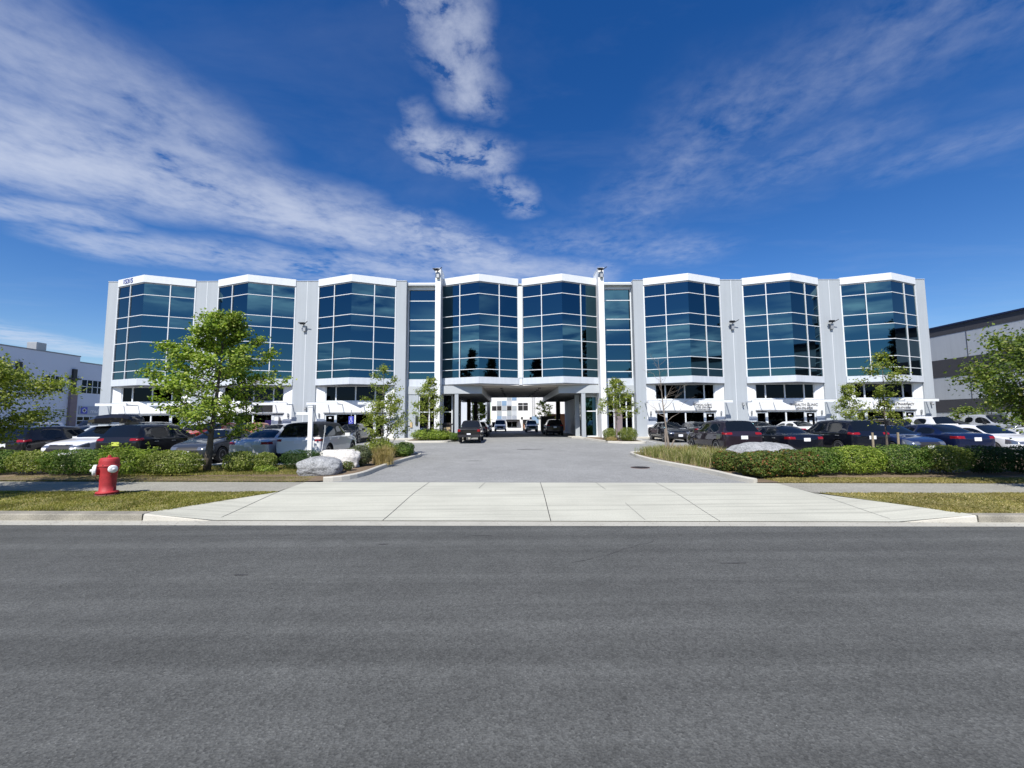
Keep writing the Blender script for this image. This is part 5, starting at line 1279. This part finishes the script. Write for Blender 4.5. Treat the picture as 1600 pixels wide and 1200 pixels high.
def grass_clump(label, x, y, h, r, n, lm, seed, group, name='grass_tuft'):
    q = random.Random(seed); m = MB(); z = gz(y) + .09; root = empty(name, (x, y, z), 0, label, 'ornamental grass', group)
    for k in range(n):
        a = q.uniform(0, 6.283); b = Vector((q.gauss(0, r * .3), q.gauss(0, r * .3), 0)); L = h * q.uniform(.55, 1.15); o = q.uniform(.12, .8) * L
        d = Vector((math.cos(a), math.sin(a), 0)); s = Vector((-d.y, d.x, 0)) * q.uniform(.004, .009)
        p0, p1, p2 = b, b + d * o * .35 + Vector((0, 0, L * .6)), b + d * o + Vector((0, 0, L * q.uniform(.8, 1.0)))
        i = len(m.v); m.v += [tuple(p) for p in (p0 - s, p0 + s, p1 - s * .8, p1 + s * .8, p2)]; m.f += [(i, i + 1, i + 3, i + 2), (i + 2, i + 3, i + 4)]; m.m += [0, 0]
    m.build('grass_blades', LM[lm], root); return root
grass_clump('tan dry grass tuft beside the lavender on the left drive island', -5.25, 18.3, .75, .55, 900, 'tan', 1, GI)
grass_clump('second tan dry grass tuft nearest the left kerb', -5.05, 17.5, .6, .5, 700, 'tan', 2, GI)
grass_clump('green wispy grass before the white boulder and the car wheel', -6.9, 17.2, .55, .5, 450, 'tallgrass', 3, GI)
k = 0
for (x, y, h, r) in ((6.75, 20.7, .75, .7), (7.5, 21.1, .8, .7), (6.9, 19.5, .85, .75), (7.8, 19.9, .9, .8), (8.6, 20.6, .8, .7), (7.1, 18.2, .9, .75), (8.0, 18.5, .95, .8), (8.9, 19.2, .85, .8), (7.3, 17.0, .85, .7), (8.2, 17.2, .95, .8), (7.5, 16.1, .8, .65), (8.5, 16.3, .8, .7), (9.0, 17.9, .85, .7)):
    k += 1; grass_clump('tuft of tall green and straw coloured grass behind the right drive kerb', x, y, h * .66, r * 1.1, 700, 'tallgrass' if k % 4 else 'tan', 10 + k, 'tall grass tufts behind the right kerb')

# ================================================================== SMALL THINGS
hy = empty('fire_hydrant', (-10.38, 11.42, .165), R(-8), 'red fire hydrant with two white capped outlets on the grass verge', 'hydrant')
k_ = 1.38
def kl(P): return [(r * k_, h) for r, h in P]
m = MB(); m.lathe(kl([(.150, .05), (.150, .09), (.125, .10), (.122, .30), (.130, .55), (.142, .66), (.150, .73), (.152, .76)]), 32); m.build('barrel', M['hydrant_red'], hy, True)
m = MB(); m.lathe(kl([(.165, .0), (.178, .01), (.178, .05), (.165, .06), (.145, .065)]), 32); m.build('base_flange', M['rust'], hy, False, .006)
m = MB(); m.lathe(kl([(.162, .075), (.170, .08), (.170, .115), (.158, .125), (.125, .13)]), 32); m.build('barrel_ring', M['hydrant_red'], hy, True)
m = MB(); m.lathe(kl([(.158, .755), (.163, .765), (.163, .79), (.152, .80), (.148, .90), (.138, .955), (.118, .978), (.06, .985), (.05, .985)]), 32); bo = m.build('bonnet', M['hydrant_red'], hy, False, .004)
m = MB(); m.lathe([(.055, .98), (.055, 1.0), (.036, 1.005), (.032, 1.04), (.022, 1.045)], 6); m.build('operating_nut', M['hydrant_red'], bo)
m = MB()
for k in range(8): m.lathe([(.018, .05), (.018, .072)], 6, (.233 * math.cos(k * .785), .233 * math.sin(k * .785), 0)); m.lathe([(.014, .79), (.014, .808)], 6, (.214 * math.cos(k * .785 + .3), .214 * math.sin(k * .785 + .3), 0))
m.build('flange_bolt', M['rust'], hy)
def outlet(dx, dy, r, z, ln):
    a = math.atan2(dy, dx); n = MB(); n.lathe([(r * 1.05, .14), (r * .95, .14 + ln), (r * 1.08, .14 + ln)], 20, (0, 0, 0), 'x'); o = n.build('outlet', M['hydrant_red'], hy, True); o.location = (0, 0, z); o.rotation_euler = (0, 0, a)
    e = .14 + ln; n = MB(); n.lathe([(r * 1.15, e), (r * 1.22, e + .015), (r * 1.22, e + .05), (r * 1.12, e + .07), (r * .8, e + .085), (r * .30, e + .09), (r * .28, e + .125), (r * .22, e + .13)], 20, (0, 0, 0), 'x'); n.build('outlet_cap', M['hydrant_white'], o, False, .005)
    n = MB(); n.tube([(e + .03, 0, -r * 1.2), (e, -.03, -r * 1.9), (.15, 0, -r * 2.3)], .007, 6); n.build('cap_chain', M['rust'], o)
outlet(-.72, -.70, .122, .665, .085); outlet(.93, -.37, .082, .70, .07)
# the small pebbly litter bin and its cover by the passage
wb = empty('litter_bin', (-4.95, 35.0, gz(35) + .1), 0, 'tan pebble sided litter bin with dark lid beside the left passage column', 'bin')
m = MB(); m.box(-.33, .33, -.33, .33, 0, 1.15); m.build('bin_body', M['dark_brown'], wb, False, .02)
m = MB(); m.box(-.22, .30, -.345, -.325, .08, .98); m.build('side_panel', M['tan'], wb)
m = MB(); m.box(-.40, .40, -.38, .38, 1.15, 1.27); m.box(-.30, .30, -.30, .30, 1.27, 1.34); m.build('lid', M['dark_brown'], wb, False, .03)

def boulder(label, x, y, w, d, h, mat, seed, sink=.1, rz=0, p=2.6, group='boulders beside the drive'):
    bm = bmesh.new(); bmesh.ops.create_icosphere(bm, subdivisions=5, radius=1); off = Vector((seed * 7.1, seed * 2.3, 1))
    for v in bm.verts:
        u = v.co.normalized(); s = (abs(u.x) ** p + abs(u.y) ** p + abs(u.z) ** p) ** (-1 / p); q_ = u * s
        k = 1 + .16 * mnoise.noise(u * 1.3 + off) + .07 * mnoise.noise(u * 3.1 + off) + .025 * mnoise.noise(u * 8 + off) + .008 * mnoise.noise(u * 22 + off)
        v.co = Vector((q_.x * w / 2, q_.y * d / 2, q_.z * h * .55)) * k
    me = bpy.data.meshes.new('boulder'); bm.to_mesh(me); bm.free(); me.materials.append(mat); me.polygons.foreach_set('use_smooth', [True] * len(me.polygons))
    o = bpy.data.objects.new('boulder', me); col.objects.link(o); o.location = (x, y, gz(y) + h * .5 - sink); o.rotation_euler = (0, 0, R(rz)); return tag(o, label, 'boulder', group)
boulder('speckled grey granite boulder at the left corner of the drive', -6.45, 14.95, 1.45, .95, .68, M['granite'], 3, .06, 6)
boulder('white blocky boulder behind the grey one at the drive corner', -6.4, 16.6, 1.4, .8, .78, M['granite_white'], 9, .06, -4, 4.0)
boulder('broad grey boulder rising behind the red tipped shrubs', 9.9, 17.0, 2.9, 1.6, .97, M['granite'], 14, .1, 0, 2.0)

# empty white sign post with one arm
sp = empty('sign_post', (-7.72, 16.95, gz(16.95) + .09), 0, 'empty white sign post with one bare arm before the white sport utility', 'sign post')
m = MB(); m.box(-.085, .085, -.05, .05, 0, 2.30); m.build('post', M['sign_white'], sp, False, .006)
m = MB(); m.box(-.62, -.085, -.04, .04, 2.0, 2.10); m.build('arm', M['sign_white'], sp, False, .006)
m = MB(); m.box(-.10, .10, -.065, .065, 2.30, 2.34); m.build('post_cap', M['sign_white'], sp)
gs = empty('leaning_stake', (-7.35, 17.0, gz(17) + .09), 0, 'thin white stake leaning beside the empty sign post', 'stake')
m = MB(); m.tube([(-.02, 0, 0), (.12, .03, 1.0), (.16, .04, 1.55)], [.016, .012, .008], 6); m.build('rod', M['sign_white'], gs)
m = MB(); m.prism([(.15, .0), (.19, .0), (.19, .06), (.15, .06)], 1.3, 1.6); m.build('tip_flag', M['rail'], gs)
# accessible parking sign
hs = empty('parking_sign', (-12.9, 35.6, gz(35.6)), 0, 'blue accessible parking sign on a post with yellow sleeve before the shop', 'sign')
m = MB(); m.tube([(0, 0, 0), (0, 0, 2.55)], .035, 8); m.build('post', M['rail'], hs)
m = MB(); m.tube([(0, 0, 0), (0, 0, 1.25)], .085, 12); m.build('post_sleeve', M['post_yellow'], hs)
m = MB(); m.box(-.20, .20, -.06, -.045, 1.35, 2.0); sg = m.build('sign_face', M['sign_blue'], hs, False, .008)
m = MB(); m.lathe([(.045, 0), (.045, .004)], 12, (-.01, -.064, 1.86), 'y'); m.tube([(-.02, -.064, 1.80), (-.01, -.064, 1.66), (.07, -.064, 1.66), (.10, -.064, 1.53)], .017, 6); m.tube([(-.02, -.064, 1.74), (.06, -.064, 1.74)], .013, 6)
m.tube([(-.05 + .105 * math.cos(a) + .03, -.064, 1.60 + .105 * math.sin(a)) for a in [R(120 + 230 * k / 10) for k in range(11)]], .014, 6); m.build('wheelchair_symbol', M['sign_white'], sg)
# wooden stakes
def stake(label, x, y, h, lean=0, mat='wood'):
    m = MB(); m.tube([(0, 0, -.1), (lean, 0, h)], [.042, .038], 8); o = m.build('tree_stake', M[mat]); o.location = (x, y, gz(y) + .09); tag(o, label, 'stake', 'stakes beside young trees')
stake('left wooden stake of the pair beside the thin layered tree', 13.86, 16.4, 1.2); stake('right wooden stake of the pair beside the thin layered tree', 14.82, 16.4, 1.2, .02)
stake('grey upright stake left of the bare tree', 7.4, 20.4, 1.25, 0, 'bark_pale'); stake('short stake leaning against the foot of the bare tree', 7.25, 20.1, .75, .45, 'bark_pale')
# waste container, orange container and loader seen through the passage
ct = empty('waste_container', (4.55, 50.4, gz(50)), 0, 'dark brown waste container standing in the passage shade', 'container')
m = MB(); m.box(-.75, .75, -.9, .9, .12, 1.95); m.build('bin_body', M['dark_brown'], ct, False, .03); m = MB(); m.box(-.8, .8, -.95, .95, 1.95, 2.05); m.build('lid', M['black'], ct)
for sx in (-.6, .6):
    m = MB(); m.lathe([(.10, -.05), (.10, .05)], 12, (sx, -.8, .1), 'x'); m.build('caster', M['rubber'], ct)
oc = empty('shipping_container', (8.6, 63, gz(63)), 0, 'faded orange shipping container beyond the passage on the right', 'container')
m = MB()
for k in range(24):
    x0 = -2.9 + k * .24; m.box(x0, x0 + .12, -1.2, -1.14, .15, 2.3)
m.box(-3, 3, -1.15, 1.2, .1, 2.4); m.build('container_body', M['orange'], oc)
m = MB(); m.box(-3.05, -2.95, -1.25, -1.1, .0, 2.45); m.box(2.95, 3.05, -1.25, -1.1, 0, 2.45); m.box(-3.05, 3.05, -1.25, -1.1, 2.35, 2.48); m.build('corner_post', M['orange'], oc)
fk = empty('forklift', (2.75, 66.6, gz(66)), 0, 'small orange forklift in the loading door of the chequered building', 'forklift')
m = MB(); m.box(-.42, .42, -.5, .7, .2, .75); m.box(-.42, .42, .3, .7, .75, 1.05); m.build('forklift_body', M['orange'], fk, False, .05)
m = MB(); m.box(-.3, -.24, -.72, -.6, .05, 1.7); m.box(.24, .3, -.72, -.6, .05, 1.7); m.box(-.3, .3, -.72, -.66, .9, 1.0); m.build('mast', M['black'], fk)
m = MB(); m.box(-.4, .4, -.4, .5, 1.62, 1.68); m.box(-.4, -.34, -.4, -.34, .75, 1.62); m.box(.34, .4, -.4, -.34, .75, 1.62); m.box(-.4, -.34, .44, .5, 1.0, 1.62); m.box(.34, .4, .44, .5, 1.0, 1.62); m.build('roof_guard', M['black'], fk)
for sx in (-.42, .42):
    for sy in (-.4, .5):
        m = MB(); m.lathe([(.20, -.07), (.22, -.05), (.22, .05), (.20, .07)], 16, (sx, sy, .22), 'x'); m.build('wheel', M['rubber'], fk)

# ================================================================== SKY, SUN, CAMERA
SUN_EL, SUN_AZ = 50, 17          # azimuth: degrees to the left of straight behind the photographer
world = bpy.data.worlds.new('World'); scene.world = world; world.use_nodes = True
nt = world.node_tree; N = nt.nodes; L = nt.links
for n in list(N): N.remove(n)
out = N.new('ShaderNodeOutputWorld')
sky = N.new('ShaderNodeTexSky'); sky.sky_type = 'NISHITA'; sky.sun_disc = False
sky.sun_elevation = R(SUN_EL); sky.sun_rotation = R(180 + SUN_AZ); sky.altitude = 0; sky.air_density = 1.0; sky.dust_density = .25; sky.ozone_density = 3.0
hsv = N.new('ShaderNodeHueSaturation'); hsv.inputs['Saturation'].default_value = SKY_SAT; hsv.inputs['Value'].default_value = SKY_VAL; hsv.inputs['Hue'].default_value = SKY_HUE
L.new(sky.outputs[0], hsv.inputs['Color'])
bg = N.new('ShaderNodeBackground'); bg.inputs['Strength'].default_value = SKY_STR; L.new(hsv.outputs['Color'], bg.inputs['Color'])
tc = N.new('ShaderNodeTexCoord'); sx = N.new('ShaderNodeSeparateXYZ'); L.new(tc.outputs['Generated'], sx.inputs[0])
def math_(op, a, b=None, c=None, clamp=False):
    n = N.new('ShaderNodeMath'); n.operation = op; n.use_clamp = clamp
    for i, v in enumerate((a, b, c)):
        if v is None: continue
        if isinstance(v, (int, float)): n.inputs[i].default_value = v
        else: L.new(v, n.inputs[i])
    return n.outputs[0]
zc = math_('MAXIMUM', sx.outputs['Z'], .012)
U = math_('DIVIDE', sx.outputs['X'], zc); V = math_('DIVIDE', sx.outputs['Y'], zc)
def comb(x, y):
    c = N.new('ShaderNodeCombineXYZ')
    for i, v in enumerate((x, y)):
        if isinstance(v, (int, float)): c.inputs[i].default_value = v
        else: L.new(v, c.inputs[i])
    return c.outputs[0]
UV = comb(U, V)                                  # position on a flat layer of cloud overhead
def noise_(vec, scale, detail=8, rough=.6, dist=0.0, seed=0):
    n = N.new('ShaderNodeTexNoise'); n.noise_dimensions = '4D'; n.inputs['W'].default_value = seed
    n.inputs['Scale'].default_value = scale; n.inputs['Detail'].default_value = detail; n.inputs['Roughness'].default_value = rough; n.inputs['Distortion'].default_value = dist
    L.new(vec, n.inputs['Vector']); return n.outputs['Fac']
def warp(vec, amt, scale):
    n = N.new('ShaderNodeTexNoise'); n.inputs['Scale'].default_value = scale; n.inputs['Detail'].default_value = 4; L.new(vec, n.inputs['Vector'])
    s = N.new('ShaderNodeVectorMath'); s.operation = 'SUBTRACT'; s.inputs[1].default_value = (.5, .5, .5); L.new(n.outputs['Color'], s.inputs[0])
    k = N.new('ShaderNodeVectorMath'); k.operation = 'SCALE'; k.inputs['Scale'].default_value = amt; L.new(s.outputs[0], k.inputs[0])
    a = N.new('ShaderNodeVectorMath'); a.operation = 'ADD'; L.new(vec, a.inputs[0]); L.new(k.outputs[0], a.inputs[1]); return a.outputs[0]
WV = warp(UV, .22, 3.0)
ws = N.new('ShaderNodeSeparateXYZ'); L.new(WV, ws.inputs[0]); WU, WW = ws.outputs['X'], ws.outputs['Y']
def seg(a, b, w, amp):
    """soft capsule of cloud cover from a to b on the cloud layer"""
    dx, dy = b[0] - a[0], b[1] - a[1]; l2 = dx * dx + dy * dy + 1e-6
    px = math_('SUBTRACT', WU, a[0]); py = math_('SUBTRACT', WW, a[1])
    t = math_('DIVIDE', math_('ADD', math_('MULTIPLY', px, dx), math_('MULTIPLY', py, dy)), l2, clamp=True)
    ex = math_('SUBTRACT', px, math_('MULTIPLY', t, dx)); ey = math_('SUBTRACT', py, math_('MULTIPLY', t, dy))
    d = math_('SQRT', math_('ADD', math_('MULTIPLY', ex, ex), math_('MULTIPLY', ey, ey)))
    k = math_('SUBTRACT', 1.0, math_('DIVIDE', d, w), clamp=True)
    k = math_('MULTIPLY', math_('MULTIPLY', k, k), math_('SUBTRACT', 3.0, math_('MULTIPLY', k, 2.0)))
    return math_('MULTIPLY', k, amp)
def total(segs):
    o = None
    for s in segs:
        v = seg(*s); o = v if o is None else math_('MAXIMUM', o, v)
    return o
# broad smooth streak climbing to the upper left
streak = total([((-2.0, 1.42), (-1.35, 1.75), .55, 1.1), ((-1.35, 1.75), (-.9, 2.1), .48, 1.1), ((-.9, 2.1), (-.42, 2.42), .42, .95), ((-.42, 2.42), (.05, 2.8), .36, .85), ((-2.6, 1.85), (-2.0, 2.05), .22, .8), ((-2.3, 2.35), (-1.2, 2.75), .40, .6), ((-1.5, .85), (-1.2, 1.4), .46, .48), ((-1.0, 2.7), (.5, 2.9), .40, .6), ((-5.4, 3.6), (-5.9, 6.2), .7, .7)])
ns = noise_(comb(math_('MULTIPLY', math_('ADD', U, math_('MULTIPLY', V, .35)), 1.0), math_('MULTIPLY', math_('SUBTRACT', V, math_('MULTIPLY', U, .6)), 1.8)), 1.7, 9, .60, .3, 1)
fine = math_('ADD', math_('MULTIPLY', ns, .40), math_('ADD', math_('MULTIPLY', noise_(UV, 4.5, 10, .62, .2, 21), .38), math_('MULTIPLY', noise_(UV, 13.0, 8, .6, .3, 22), .22)))
raw1 = math_('MULTIPLY', math_('POWER', streak, .9), math_('MAXIMUM', math_('MULTIPLY_ADD', fine, 4.8, -1.85), 0))
dens1 = math_('MULTIPLY', math_('DIVIDE', raw1, math_('ADD', raw1, .65)), 1.15, clamp=True)       # thick cloud tends to white but never to a flat patch
# broken wisps in a column high in the middle
puff = total([((-.20, .85), (-.15, 1.10), .165, .9), ((-.16, 1.08), (-.10, 1.24), .14, .9), ((-.28, 1.51), (-.10, 1.56), .20, 1.25), ((-.04, 1.75), (.08, 1.93), .15, .65), ((-.50, 2.2), (-.05, 2.6), .34, 1.0), ((-.28, 1.34), (-.26, 1.42), .10, .4)])
np_ = noise_(UV, 6.0, 12, .64, .25, 3)
raw2 = math_('MULTIPLY', math_('POWER', puff, 1.1), math_('MULTIPLY', math_('SUBTRACT', np_, .41, clamp=True), 4.0))
dens2 = math_('MULTIPLY', math_('DIVIDE', raw2, math_('ADD', raw2, .65)), 1.05, clamp=True)
# faint dappled veil on the right
veil = total([((.62, 2.0), (.78, 1.35), .42, .8), ((.78, 1.35), (1.15, .95), .40, .7), ((.3, 2.35), (1.1, 2.5), .40, .9), ((1.0, 1.75), (1.25, 1.5), .35, .6), ((1.55, 1.6), (2.0, 1.25), .25, .55)])
nv = math_('ADD', math_('MULTIPLY', noise_(UV, 11.0, 6, .62, .25, 7), .55), math_('MULTIPLY', noise_(UV, 2.5, 6, .55, 0, 8), .45))
dens3 = math_('MULTIPLY', veil, math_('MULTIPLY', math_('SUBTRACT', nv, .38, clamp=True), 3.6), clamp=True)
# scattered cloud in the half of the sky behind the photographer
bk = total([((.5, -4.3), (1.7, -3.1), 1.0, 1.0), ((-.8, -5.4), (.3, -3.8), 1.0, 1.0), ((-3.1, -6.0), (-1.7, -4.8), .9, 1.0), ((4.0, -3.4), (6.0, -2.5), 1.2, .8), ((-6.5, -3.2), (-4.0, -3.8), 1.2, .8)])
back = math_('MULTIPLY', math_('LESS_THAN', V, 0), math_('MULTIPLY', math_('POWER', bk, .7), math_('MULTIPLY', math_('SUBTRACT', noise_(UV, 1.9, 9, .6, .5, 11), .38, clamp=True), 4.0)), clamp=True)
wisp = math_('MULTIPLY', math_('SUBTRACT', noise_(comb(math_('MULTIPLY', U, .7), math_('MULTIPLY', V, 1.6)), 1.1, 9, .62, .5, 13), .50, clamp=True), .30)
dens = math_('MAXIMUM', math_('MAXIMUM', dens1, dens2), math_('MAXIMUM', math_('MULTIPLY', dens3, .33), wisp))
fade = math_('DIVIDE', math_('SUBTRACT', sx.outputs['Z'], .02), .06, clamp=True)
dens = math_('MULTIPLY', math_('MULTIPLY', dens, fade), CLOUD_MAX)
cl = N.new('ShaderNodeBackground'); cl.inputs['Color'].default_value = (.80, .86, 1.0, 1); cl.inputs['Strength'].default_value = CLOUD_STR
mx = N.new('ShaderNodeMixShader'); L.new(dens, mx.inputs[0]); L.new(bg.outputs[0], mx.inputs[1]); L.new(cl.outputs[0], mx.inputs[2]); 
bb2 = N.new('ShaderNodeBackground'); bb2.inputs['Color'].default_value = (.86, .93, 1.0, 1); bb2.inputs['Strength'].default_value = 1.7      # sunward clouds are the brighter ones
m2 = N.new('ShaderNodeMixShader'); L.new(math_('MULTIPLY', back, .9), m2.inputs[0]); L.new(mx.outputs[0], m2.inputs[1]); L.new(bb2.outputs[0], m2.inputs[2]); L.new(m2.outputs[0], out.inputs['Surface'])

sun = bpy.data.lights.new('sun', 'SUN'); sun.energy = SUN_E; sun.angle = R(.53); sun.color = (1.0, .955, .88)
so = bpy.data.objects.new('sun', sun); col.objects.link(so)
d = Vector((math.sin(R(SUN_AZ)) * math.cos(R(SUN_EL)), math.cos(R(SUN_AZ)) * math.cos(R(SUN_EL)), -math.sin(R(SUN_EL))))
so.rotation_euler = d.to_track_quat('-Z', 'Y').to_euler(); so.location = (-20, -60, 80)

cam = bpy.data.cameras.new('camera'); co = bpy.data.objects.new('camera', cam); col.objects.link(co)
cam.sensor_fit = 'HORIZONTAL'; cam.sensor_width = 36; cam.lens = 36 * 673.14 / 1600; cam.clip_end = 3000; cam.clip_start = .05
p_, y_, r_ = .085, .0088, .006
f = Vector((math.sin(y_) * math.cos(p_), math.cos(y_) * math.cos(p_), math.sin(p_))); rt = Vector((math.cos(y_), -math.sin(y_), 0)); up = rt.cross(f)
rt2 = rt * math.cos(r_) + up * ROLL_S * math.sin(r_); up2 = up * math.cos(r_) - rt * ROLL_S * math.sin(r_)
co.matrix_world = Matrix(((rt2.x, up2.x, -f.x, 0), (rt2.y, up2.y, -f.y, 0), (rt2.z, up2.z, -f.z, 2.04), (0, 0, 0, 1)))
scene.camera = co
scene.view_settings.view_transform = 'Standard'; scene.view_settings.look = 'None'; scene.view_settings.exposure = EXPOSURE; scene.view_settings.gamma = 1
scene.render.resolution_x = 1024; scene.render.resolution_y = 768
scene.cycles.max_bounces = 6; scene.cycles.transparent_max_bounces = 8; scene.cycles.caustics_reflective = False; scene.cycles.caustics_refractive = False
scene.cycles.sample_clamp_indirect = 6
